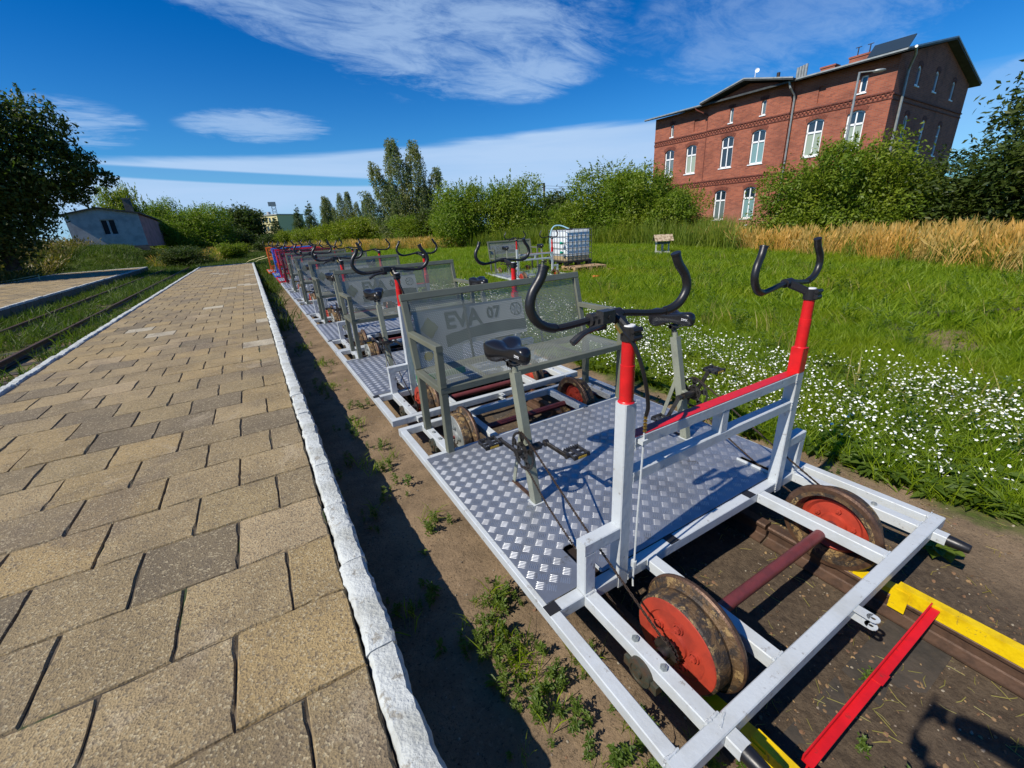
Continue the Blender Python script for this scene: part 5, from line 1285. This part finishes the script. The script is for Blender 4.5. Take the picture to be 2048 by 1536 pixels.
plant('tree', 'A2', -4.6, 62, 6.0, el(.060, 62), 'bushy tree right of the pink shed wing', GB, mt='leafA')
plant('tree', 'A3', -2.9, 66, 5.0, el(.062, 66), 'taller bushy tree beside the one right of the shed', GB)
plant('tree', 'C1', .2, 88, 7.4, el(.057, 88), 'round dark tree on the skyline left of the yellow building', GB)
plant('tree', 'C1', -1.4, 70, 5.0, el(.020, 70), 'low dark tree below the round one', GB)
plant('tree', 'A1', -6.3, 60, 4.4, el(.035, 60), 'small bushy tree directly behind the pink shed wing', GB)
for i, (a_, d_, w_, e_, k_) in enumerate([(4.6, 66, 3.6, .012, 'B1'), (6.6, 62, 4.0, .014, 'B1'), (8.6, 60, 4.6, .020, 'B1'), (10.8, 58, 4.8, .026, 'B1'), (13.2, 56, 4.6, .030, 'B1'), (15.6, 54, 4.4, .030, 'A2'), (18.8, 46, 4.4, .028, 'A1'), (21.6, 46, 4.2, .040, 'C1'), (2.4, 74, 4.4, .006, 'C1'), (23.0, 40, 3.4, .03, 'A1'), (34.0, 36, 3.6, .03, 'A1'), (38.6, 33, 3.6, .03, 'A2')]):
    tones = ['yellow-green shrub', 'shrub']; where = ['left of the slim birches', 'below the two firs', 'below the leftmost slim birch', 'below the middle slim birch', 'below the rightmost slim birch', 'left of the tall birch foot', 'at the foot of the tall birch', 'dark, right of the tall birch foot', 'dark, under the yellow building', 'between the tall birch and the round pair', 'just left of the utility pole', 'just right of the utility pole']
    plant('shrub', k_, a_, d_, w_, el(e_, d_), ('yellow-green shrub ' if k_ == 'B1' else 'green shrub ')+where[i], GB, cat='shrub')
plant('shrub', 'B1', -9.3, 62, 3.6, el(.068, 62), 'light green treetop showing above the shed roof by the chimney', GB, cat='shrub')
plant('shrub', 'A2', -7.0, 66, 4.0, el(.052, 66), 'green treetop showing above the pink wing', GB, cat='shrub')
plant('shrub', 'B1', -1.6, 44, 2.6, 1.5, 'low weedy shrub at the left edge of the grass path', GB, cat='shrub')
plant('shrub', 'A2', -5.6, 40, 3.4, 1.5, 'low dark shrub between the shed and the grass path, nearer one', GB, cat='shrub', mt='leafC')
plant('shrub', 'A1', -7.6, 47, 3.4, 1.2, 'low shrub against the corner of the pink wing', GB, cat='shrub', mt='leafC')
def big_tree():
    p = pol(-16.0, 33); z = 1.2; o = empty('maple_tree', (p.x, p.y, z)); tag(o, 'huge dark leafy tree filling the left edge above the shed', 'tree')
    C = [(-1.2, 0, 4.6), (-3.2, 0, 5.0), (.9, 0, 6.0), (-.6, 0, 6.3), (2.0, -.2, 5.9), (-2.4, 0, 2.6), (1.4, 0, 4.2), (2.6, 0, 4.6), (3.3, .2, 3.9), (-.6, 0, 2.4), (-4.6, 0, 4.0), (-3.6, 0, 1.8), (.3, 0, 3.2), (-1.6, 0, 1.2), (2.3, 0, 3.3), (-5.2, 0, 2)]
    Rr = [(2.4, 2.4, 2.2), (2.2, 2.2, 2.2), (1.3, 1.3, 1.4), (1.4, 1.4, 1.4), (1.0, 1.0, 1.1), (2.2, 2, 2), (1.5, 1.5, 1.3), (.9, .9, .9), (.7, .7, .4), (1.8, 1.6, 1.5), (2.4, 2, 2.4), (2.2, 2, 1.6), (1.3, 1.3, 1.1), (1.8, 1.6, 1.2), (.8, .7, .6), (2.2, 2, 2)]
    V = leaf_cloud(C, Rr, 70000, .10, 41, .3, .9, .5); S = shoots(46, (0, 0, 4.9), (3.0, 2, 2.9), .7, .11, 42); V = np.concatenate([V, S])
    link('crown', npmesh('crown', V, quads(V), M['leafC']), o)
    tr = link('trunk', limbs(7.0, 3.2, .3, 43, 9, .2), o); tr.location = (-1.2, 0, 0)
    o2 = empty('maple_tree', (p.x-6.5, p.y+2, z)); o2.scale = (1.1, 1, 1.0); tag(o2, 'second dark tree merging with the huge one at the very left edge', 'tree')
    for ch_ in o.children: c = ch_.copy(); COL.objects.link(c); c.parent = o2
big_tree()

# ------------------------------------------------------------------ grass and weeds through geometry nodes
def blades(n, hmin, hmax, rad, wid, lean, seed, mt, bend=.25, wind=(0, 0), heads=False, name='tuft'):
    g = np.random.default_rng(seed); V = []; F = []
    for _ in range(n):
        a = g.random()*6.283; r = rad*math.sqrt(g.random()); p = np.array([r*math.cos(a), r*math.sin(a), 0.]); h = hmin+(hmax-hmin)*g.random()
        d = np.array([g.normal()*lean+wind[0], g.normal()*lean+wind[1], 1.0]); d /= np.linalg.norm(d); q = np.cross(d, g.normal(size=3)); q /= np.linalg.norm(q)
        cv = np.array([d[0], d[1], -.35])*bend*h*2.0; w = wid*(.7+.6*g.random()); b = len(V)
        p1 = p+d*h*.5+cv*.22; p2 = p+d*h+cv
        V += [p-q*w*.7, p+q*w*.7, p1-q*w, p1+q*w, p2]; F += [(b, b+1, b+3, b+2), (b+2, b+3, b+4)]
        if heads:
            b = len(V); e = (p2-p1)/np.linalg.norm(p2-p1); w2 = w*3.2; L = h*.16
            V += [p2-e*L, p2-e*L*.4+q*w2, p2+e*L*.5, p2-e*L*.4-q*w2]; F += [(b, b+1, b+2, b+3)]
    me = bpy.data.meshes.new(name); me.from_pydata([tuple(v) for v in V], [], F); me.materials.append(M[mt]); return me
def leafy(n, L, w, seed, mt, stem=0.0, rise=.5):
    g = np.random.default_rng(seed); V = []; F = []
    for i in range(n):
        a = g.random()*6.283; z0 = stem*g.random(); d = np.array([math.cos(a), math.sin(a), rise*(.3+g.random())]); d /= np.linalg.norm(d); q = np.cross(d, [0, 0, 1.]); q /= np.linalg.norm(q)
        l = L*(.6+.7*g.random()); p = np.array([0, 0, z0])+g.normal(size=3)*[.01, .01, 0]; b = len(V); dn = np.array([0, 0, -.25*l])
        V += [p, p+d*l*.45+q*w*l, p+d*l+dn, p+d*l*.45-q*w*l]; F += [(b, b+1, b+2, b+3)]
    if stem:
        b = len(V); V += [(-.003, 0, 0), (.003, 0, 0), (.002, .002, stem*1.05)]; F += [(b, b+1, b+2)]
    me = bpy.data.meshes.new('leafy_weed'); me.from_pydata([tuple(v) for v in V], [], F); me.materials.append(M[mt]); return me
def flower_cluster(n, seed, hmin=.13, hmax=.27):
    g = random.Random(seed); b = MB(); fm = []
    V = []; F = []; mi = []
    for _ in range(n):
        x, y, h = g.gauss(0, .06), g.gauss(0, .06), g.uniform(hmin, hmax); bx, by = x*.5, y*.5
        k = len(V); V += [(bx-.0012, by, 0), (bx+.0012, by, 0), (x, y, h)]; F.append((k, k+1, k+2)); mi.append(0)
        r = g.uniform(.007, .0115); tx, ty = g.gauss(0, .35), g.gauss(0, .35)
        k = len(V); m = 10; V.append((x, y, h+.001))
        for j in range(m):
            a = 6.283*j/m; rr = r if j % 2 else r*.72; V.append((x+rr*math.cos(a), y+rr*math.sin(a), h+rr*(tx*math.cos(a)+ty*math.sin(a))))
        for j in range(m): F.append((k, k+1+j, k+1+(j+1) % m)); mi.append(1)
        k = len(V)
        for j in range(5): a = 6.283*j/5; V.append((x+r*.28*math.cos(a), y+r*.28*math.sin(a), h+.0025))
        F.append(tuple(range(k, k+5))); mi.append(2)
    me = bpy.data.meshes.new('flowers'); me.from_pydata(V, [], F)
    for q in ('weedleaf', 'petal', 'pollen'): me.materials.append(M[q])
    me.polygons.foreach_set('material_index', mi); return me
def scatter(name, label, P, scale, variants, cat='plants', tilt=.12, zscale=None):
    """one 'stuff' object whose geometry nodes put tufts on points"""
    P = np.asarray(P); n = len(P); me = bpy.data.meshes.new(name); me.vertices.add(n); me.vertices.foreach_set('co', P.astype(np.float32).ravel())
    def attr(nm, typ, v):
        a = me.attributes.new(nm, typ, 'POINT'); a.data.foreach_set('vector' if typ == 'FLOAT_VECTOR' else 'value', np.asarray(v, np.float32 if typ != 'INT' else np.int32).ravel())
    rot = np.stack([rng.normal(0, tilt, n), rng.normal(0, tilt, n), rng.random(n)*6.283], -1) if tilt >= 0 else np.stack([np.zeros(n), np.zeros(n), rng.normal(0, .4, n)], -1)
    sc = np.stack([scale, scale, scale if zscale is None else zscale], -1)
    attr('rot', 'FLOAT_VECTOR', rot); attr('scl', 'FLOAT_VECTOR', sc); attr('var', 'INT', rng.integers(0, len(variants), n))
    o = link(name, me); tag(o, label, cat, None, 'stuff')
    ng = bpy.data.node_groups.new(name, 'GeometryNodeTree'); ng.interface.new_socket('Geometry', in_out='INPUT', socket_type='NodeSocketGeometry'); ng.interface.new_socket('Geometry', in_out='OUTPUT', socket_type='NodeSocketGeometry')
    N = ng.nodes; Lk = ng.links; gi = N.new('NodeGroupInput'); go = N.new('NodeGroupOutput'); jn = N.new('GeometryNodeJoinGeometry')
    def na(nm, dt): q = N.new('GeometryNodeInputNamedAttribute'); q.data_type = dt; q.inputs[0].default_value = nm; return [s for s in q.outputs if s.enabled][0]
    ra, sa, va = na('rot', 'FLOAT_VECTOR'), na('scl', 'FLOAT_VECTOR'), na('var', 'INT')
    for k, vm in enumerate(variants):
        src = bpy.data.objects.new(name+'_source', vm)
        oi = N.new('GeometryNodeObjectInfo'); oi.inputs['Object'].default_value = src
        cmp = N.new('FunctionNodeCompare'); cmp.data_type = 'INT'; cmp.operation = 'EQUAL'; ii = [s for s in cmp.inputs if s.type == 'INT']; Lk.new(va, ii[0]); ii[1].default_value = k
        ip = N.new('GeometryNodeInstanceOnPoints'); Lk.new(gi.outputs[0], ip.inputs['Points']); Lk.new(cmp.outputs[0], ip.inputs['Selection']); Lk.new(oi.outputs['Geometry'], ip.inputs['Instance']); Lk.new(ra, ip.inputs['Rotation']); Lk.new(sa, ip.inputs['Scale'])
        Lk.new(ip.outputs[0], jn.inputs[0])
    Lk.new(jn.outputs[0], go.inputs[0]); md = o.modifiers.new('scatter', 'NODES'); md.node_group = ng; return o
def pts(x0, x1, y0, y1, dens, keep=None):
    n = int((x1-x0)*(y1-y0)*dens); X = x0+(x1-x0)*rng.random(n); Y = y0+(y1-y0)*rng.random(n)
    if keep is not None: k = keep(X, Y); X, Y = X[k], Y[k]
    return np.stack([X, Y, hgt(X, Y)], -1)
def wob(X, Y, s=1.0, k=0): return np.sin(X*1.7*s+k)*np.cos(Y*1.3*s-k)+.5*np.sin(X*3.9*s-Y*2.7*s+k*2)
def inview(X, Y, m=3):   # keep what the camera or a step aside may see
    a = np.degrees(np.arctan2(X, Y+1.5)); return (a > -34-m) & (a < 100)
bare = lambda X, Y: ((((X-7.6)/.8)**2+((Y-1.7)/.42)**2) > 1+.6*wob(X, Y, 2)) | (rng.random(np.shape(X)) < .12)
edge = lambda X, Y: X > 3.32+.16*wob(X, Y, 1.5)+.45*sstep(2.0, 6.5, Y)*0
SG = [blades(16, .10, .26, .07, .0028, .28, s, 'grassA') for s in range(5)]
SF = [blades(26, .14, .30, .16, .006, .3, 20+s, 'grassA') for s in range(4)]
LF = [leafy(12, .10, .16, 30+s, 'weedleaf', .07) for s in range(5)]
FL = [flower_cluster(5, 50+s) for s in range(5)]
TW = [blades(20, .5, 1.05, .22, .010, .16, 70+s, 'tallweed', .12) for s in range(4)]
GO = [blades(26, .65, 1.1, .24, .0065, .10, 80+s, 'gold', .22, wind=(.10, -.16), heads=True) for s in range(4)]
LW = [blades(18, .10, .34, .14, .006, .35, 90+s, 'grassL') for s in range(4)]
BR = blades(16, .3, .62, .2, .007, .25, 99, 'brownweed', heads=True)
def gold_line(X, Y):
    r = np.hypot(X, Y); a = np.degrees(np.arctan2(X, Y)); lim = np.interp(a, [10, 20, 30, 40, 50, 60, 70, 80, 90], [46, 37, 34, 30, 25.5, 20.5, 17.6, 14.6, 13.0]); return r-lim
P = pts(3.2, 8.2, -1.2, 13, 330, lambda X, Y: edge(X, Y) & bare(X, Y) & inview(X, Y)); scatter('meadow_grass', 'fresh green grass of the meadow right of the rail bikes', P, .65+.6*rng.random(len(P)), SG, 'grass')
P = pts(3.2, 6.4, -1.2, 10, 210, lambda X, Y: edge(X, Y) & (X < 5.6+.3*wob(X, Y))); scatter('meadow_leaves', 'low leafy weeds among the flowers', P, .7+.8*rng.random(len(P)), LF, 'weeds')
P = pts(3.3, 6.3, -.6, 12, 135, lambda X, Y: (X > 3.40+.12*wob(X, Y, 1.5)) & (X < 5.35+.35*wob(X, Y, .8)+.3*sstep(3, 0, Y)) & (wob(X, Y, 2.3, 2)+.5*wob(X, Y, 5.1, 1) > -.7)); scatter('white_flowers', 'small white flowers growing along the edge of the dirt', P, .55+.6*rng.random(len(P)), FL, 'flowers')
YW = [blades(9, .16, .36, .12, .0035, .22, 140+k, 'straw') for k in range(2)]+[leafy(30, .05, .2, 150+k, 'weedleaf', .28, .8) for k in range(3)]
P = pts(3.9, 16, -2, 22, 13, lambda X, Y: inview(X, Y) & bare(X, Y) & (wob(X, Y, .9, 4)+.8*wob(X, Y, 2.1, 1) > .1)); scatter('mixed_weeds', 'taller mixed weeds and dry stalks standing out of the meadow', P, .7+.9*rng.random(len(P)), YW, 'weeds')
P = pts(7.6, 30, -2, 40, 42, lambda X, Y: bare(X, Y) & inview(X, Y) & (gold_line(X, Y) < 1.5)); scatter('meadow_grass_far', 'green meadow grass reaching back to the tall dry grass', P, .8+.7*rng.random(len(P)), SF, 'grass')
P = pts(3.0, 8.0, 12.5, 40, 55, lambda X, Y: (X > 3.1+.3*wob(X, Y))); scatter('meadow_grass_row', 'green grass beyond the row of rail bikes', P, .8+.8*rng.random(len(P)), SF, 'grass')
def bandm(lo, hi): return lambda X, Y: (gold_line(X, Y) > lo) & (gold_line(X, Y) < hi) & inview(X, Y)
P = pts(4, 34, -3, 46, 11, lambda X, Y: bandm(-.6, 7)(X, Y) & ((np.degrees(np.arctan2(X, Y)) > 51+2*wob(X, Y)) | (np.degrees(np.arctan2(X, Y)) < 27)) ); scatter('dry_grass', 'tall golden dry grass leaning in the wind beyond the meadow', P, .75+.45*rng.random(len(P)), GO+[TW[0], TW[1]], 'grass', tilt=.1)
P = pts(6, 36, 6, 46, 16, lambda X, Y: bandm(-1.0, 8)(X, Y) & (np.degrees(np.arctan2(X, Y)) > 25) & (np.degrees(np.arctan2(X, Y)) < 56+2*wob(X, Y))); scatter('tall_weeds', 'tall green weeds behind the tank and the garden well', P, 1.1+.75*rng.random(len(P)), TW, 'weeds')
P = pts(-6, 22, 40, 75, 5, lambda X, Y: (X > 2) | (X < -2)); scatter('rough_grass', 'rough grass and weeds either side of the distant path', P, .7+.6*rng.random(len(P)), [TW[0], TW[1], LW[0], GO[0]], 'weeds')
P = pts(-3.0, 6.0, 24.5, 60, 26, lambda X, Y: (Y > 31.5) | (X > .35)); scatter('path_grass', 'short grass around the end of the platform', P, .9+.9*rng.random(len(P)), LW, 'grass')
P = pts(-6.0, -2.72, .2, 40, 44, lambda X, Y: (wob(X, Y, .7, 3) > -.9) & (np.abs(X+3.74) > .19) & (np.abs(X+5.07) > .19)); scatter('track_weeds', 'weeds overgrowing the track between the platforms', P, .45+.9*rng.random(len(P))**1.5, LW+[LF[0]], 'weeds')
P = pts(-34, -10.6, 3, 50, 20, lambda X, Y: inview(X, Y)); scatter('embankment_weeds', 'dark weeds and grass on the bank beyond the left platform', P, 1.2+1.1*rng.random(len(P)), LW+[BR], 'weeds')
P = pts(-12, -3, 37.5, 52, 26); scatter('shed_weeds', 'weeds growing in front of the shed', P, .8+.9*rng.random(len(P)), LW, 'weeds')
P = pts(-.2, .60, 9, 31, 26, lambda X, Y: (X > .16) & (rng.random(len(X)) < .25+.75*sstep(12, 20, Y))); scatter('edge_grass', 'grass tufts between the platform kerb and the far rail bikes', P, .8+.8*rng.random(len(P)), LW, 'grass')
WD = [leafy(46, .030, .22, 130+k, 'weedleaf', .11, .9) for k in range(5)]
def spots():
    out = []
    for (cx, cy, s, n) in [(.52, 1.28, .08, 26), (.62, 1.05, .09, 34), (.66, 1.42, .05, 14), (.58, .78, .10, 34), (.78, .62, .07, 20), (.50, 2.6, .05, 8), (.56, 3.05, .05, 10), (.60, 3.4, .04, 8), (.45, 3.9, .06, 12), (.62, 4.4, .05, 8), (.64, 2.15, .04, 8), (.3, 1.6, .07, 9), (.28, 2.4, .06, 6), (.3, 3.2, .05, 6), (1.0, .52, .05, 10), (.42, 5.2, .08, 14), (.55, 6.4, .08, 18), (.4, 7.6, .1, 20), (1.72, .30, .02, 2), (2.9, 1.8, .1, 8), (2.95, 2.9, .12, 12), (3.1, 1.1, .1, 10), (2.66, .9, .04, 6), (.82, .95, .03, 5), (1.45, .1, .03, 4)]:
        out += [(cx+random.gauss(0, s), cy+random.gauss(0, s*1.5), 0) for _ in range(n)]
    a = np.array(out); a[:, 2] = hgt(a[:, 0], a[:, 1]); return a
P = spots(); scatter('dirt_weeds', 'small weeds sprouting from the bare dirt beside the rail bikes', P, .3+.6*rng.random(len(P)), WD+[SG[0]], 'weeds')
P = pts(.16, .70, .2, 9, 9); scatter('dirt_weeds_sparse', 'single weed seedlings in the dirt strip', P, .2+.35*rng.random(len(P)), LF+[SG[2]], 'weeds')
def pebble_mesh(s, mt, fl=.6):
    r = random.Random(s); b = MB(); b.sphere((0, 0, 0), .5, 6, 4, (1, .8, fl)); me = b.mesh('pebble', M[mt])
    for v in me.vertices: v.co *= 1+r.gauss(0, .12)
    return me
PB = [pebble_mesh(s, 'pebble') for s in range(4)]; CH = [pebble_mesh(10+s, 'chip', .18) for s in range(3)]
P = pts(.15, 3.4, -.6, 9, 330); scatter('gravel', 'small stones and crumbs of soil lying on the dirt', P, .004+.013*rng.random(len(P))**3, PB+CH, 'gravel', tilt=.5)
ST = []
for k in range(3):
    b = MB(); r_ = random.Random(k); b.tube([(-.5, 0, 0), (-.1, .04*r_.gauss(0, 1), .03), (.5, .1*r_.gauss(0, 1), 0)], .022, 4); ST.append(b.mesh('stalk', M['straw']))
P = pts(1.12, 3.4, -.8, 3.2, 130); scatter('dry_stalks', 'dry stalks lying about on the dirt around the front rail bike', P, .03+.06*rng.random(len(P)), ST, 'litter', tilt=.08)
P = pts(1.16, 3.3, -.8, 3, 520); scatter('bark_chips', 'bits of bark on the dirt around the front rail bike', P, .006+.016*rng.random(len(P))**2, CH, 'litter', tilt=.5)
# one broad-leaved plant by the right buffer
pl = empty('burdock_plant', (2.74, .42, H(2.74, .42))); tag(pl, 'broad-leaved green plant in the dirt beside the right buffer', 'plant')
for k in range(8):
    a = k*.8+random.random()*.4; L = random.uniform(.09, .15); b = MB(); d = Vector((math.cos(a), math.sin(a), .35)).normalized(); q = Vector((-d.y, d.x, 0)).normalized(); vs = []
    for i in range(6):
        f = i/5; w = L*.42*math.sin(math.pi*min(1, f*.92+.06))**.7; c = d*L*f+Vector((0, 0, .05-f*f*.05))
        vs += [c-q*w+Vector((0, 0, .01)), c-Vector((0, 0, .004)), c+q*w+Vector((0, 0, .01))]
    b.add(vs, [(i*3+j, i*3+j+1, (i+1)*3+j+1, (i+1)*3+j) for i in range(5) for j in range(2)], True); b.build('leaf', M['weedleaf'], pl)
# half-buried old rail in the meadow
b = MB(); b.beam((8.2, 2.6, .09), (10.6, .9, .12), .12, .10); tag(b.build('old_timber', M['sleeper'], None), 'longer rotting sleeper half sunk in the meadow at the right', 'timber')
b = MB(); b.beam((7.4, 2.2, .06), (8.6, 3.1, .08), .16, .10); tag(b.build('old_timber', M['sleeper'], None), 'shorter rotting sleeper beside the long one in the meadow', 'timber')

# ------------------------------------------------------------------ the photographer, standing on the platform behind the lens; casts the shadow at the lower right
def skin_mesh(name, nodes, edges, mt, parent, root=0, sub=2):
    me = bpy.data.meshes.new(name); me.from_pydata([n[:3] for n in nodes], edges, []); me.materials.append(mt)
    o = link(name, me, parent); sk = o.modifiers.new('skin', 'SKIN'); me.skin_vertices.new() if not me.skin_vertices else None
    for i, n in enumerate(nodes): me.skin_vertices[0].data[i].radius = (n[3], n[4] if len(n) > 4 else n[3])
    me.skin_vertices[0].data[root].use_root = True
    sb = o.modifiers.new('sub', 'SUBSURF'); sb.levels = sb.render_levels = sub
    return o
ps = empty('person', (-.06, -.62, TOPZ+.01)); tag(ps, 'person in dark jacket and jeans holding up a phone with both hands on the platform', 'person')
body = [(0, 0, .93, .14, .11), (0, .0, 1.12, .135, .095), (0, .01, 1.30, .16, .11), (0, .02, 1.42, .12, .09), (0, .03, 1.50, .055), (0, .06, 1.60, .075, .085), (0, .07, 1.69, .07, .085)]
bn = list(body); be = [(i, i+1) for i in range(6)]
for sx in (-1, 1):
    k = len(bn); bn += [(sx*.20, .02, 1.42, .072), (sx*.34, .10, 1.25, .062), (sx*.34, .16, 1.22, .060), (sx*.17, .43, 1.34, .046), (sx*.115, .52, 1.36, .026, .040)]; be += [(3, k), (k, k+1), (k+1, k+2), (k+2, k+3), (k+3, k+4)]
    k = len(bn); bn += [(sx*.09, 0, .86, .09), (sx*.11, .02, .50, .060), (sx*.12, -.01, .46, .058), (sx*.12, -.03, .10, .040), (sx*.13, -.03, .05, .042), (sx*.15, .13, .035, .035)]; be += [(0, k), (k, k+1), (k+1, k+2), (k+2, k+3), (k+3, k+4), (k+4, k+5)]
    for j in range(4):      # fingers curling round the phone's edge
        z = 1.345+j*.019; L = (.026, .03, .028, .022)[j]
        f = MB(); f.tube(smooth_path([(sx*.112, .53, z), (sx*.098, .56, z+.002), (sx*.078, .566+L*.1, z+.002), (sx*(.078-L*.5), .572, z)], 3), .0075, 7); f.build('finger', M['skin'], ps)
    f = MB(); f.tube(smooth_path([(sx*.112, .525, 1.35), (sx*.09, .53, 1.36), (sx*.065, .535, 1.372)], 3), .009, 7); f.build('thumb', M['skin'], ps)
skin_mesh('body', bn, be, M['cloth'], ps)
h = MB(); h.sphere((0, .075, 1.66), .1, 16, 10, (.80, .95, 1.2)); h.sphere((0, .168, 1.645), .016, 8, 5, (.8, 1, 1.5))
for sx in (-1, 1): h.sphere((sx*.082, .07, 1.65), .022, 8, 5, (.4, .8, 1.3))
h.build('head', M['skin'], ps)
h = MB(); h.sphere((0, .055, 1.70), .1, 16, 10, (.86, .98, .92)); h.build('hair', M['hair'], ps)
ph = MB(); ph.box(-.075, .075, -.050, -.042, -.036, .036); po = ph.build('phone', M['plasticblack'], None, (0, 0, 1.752)); tag(po, 'black phone held level in both hands above the platform', 'phone')
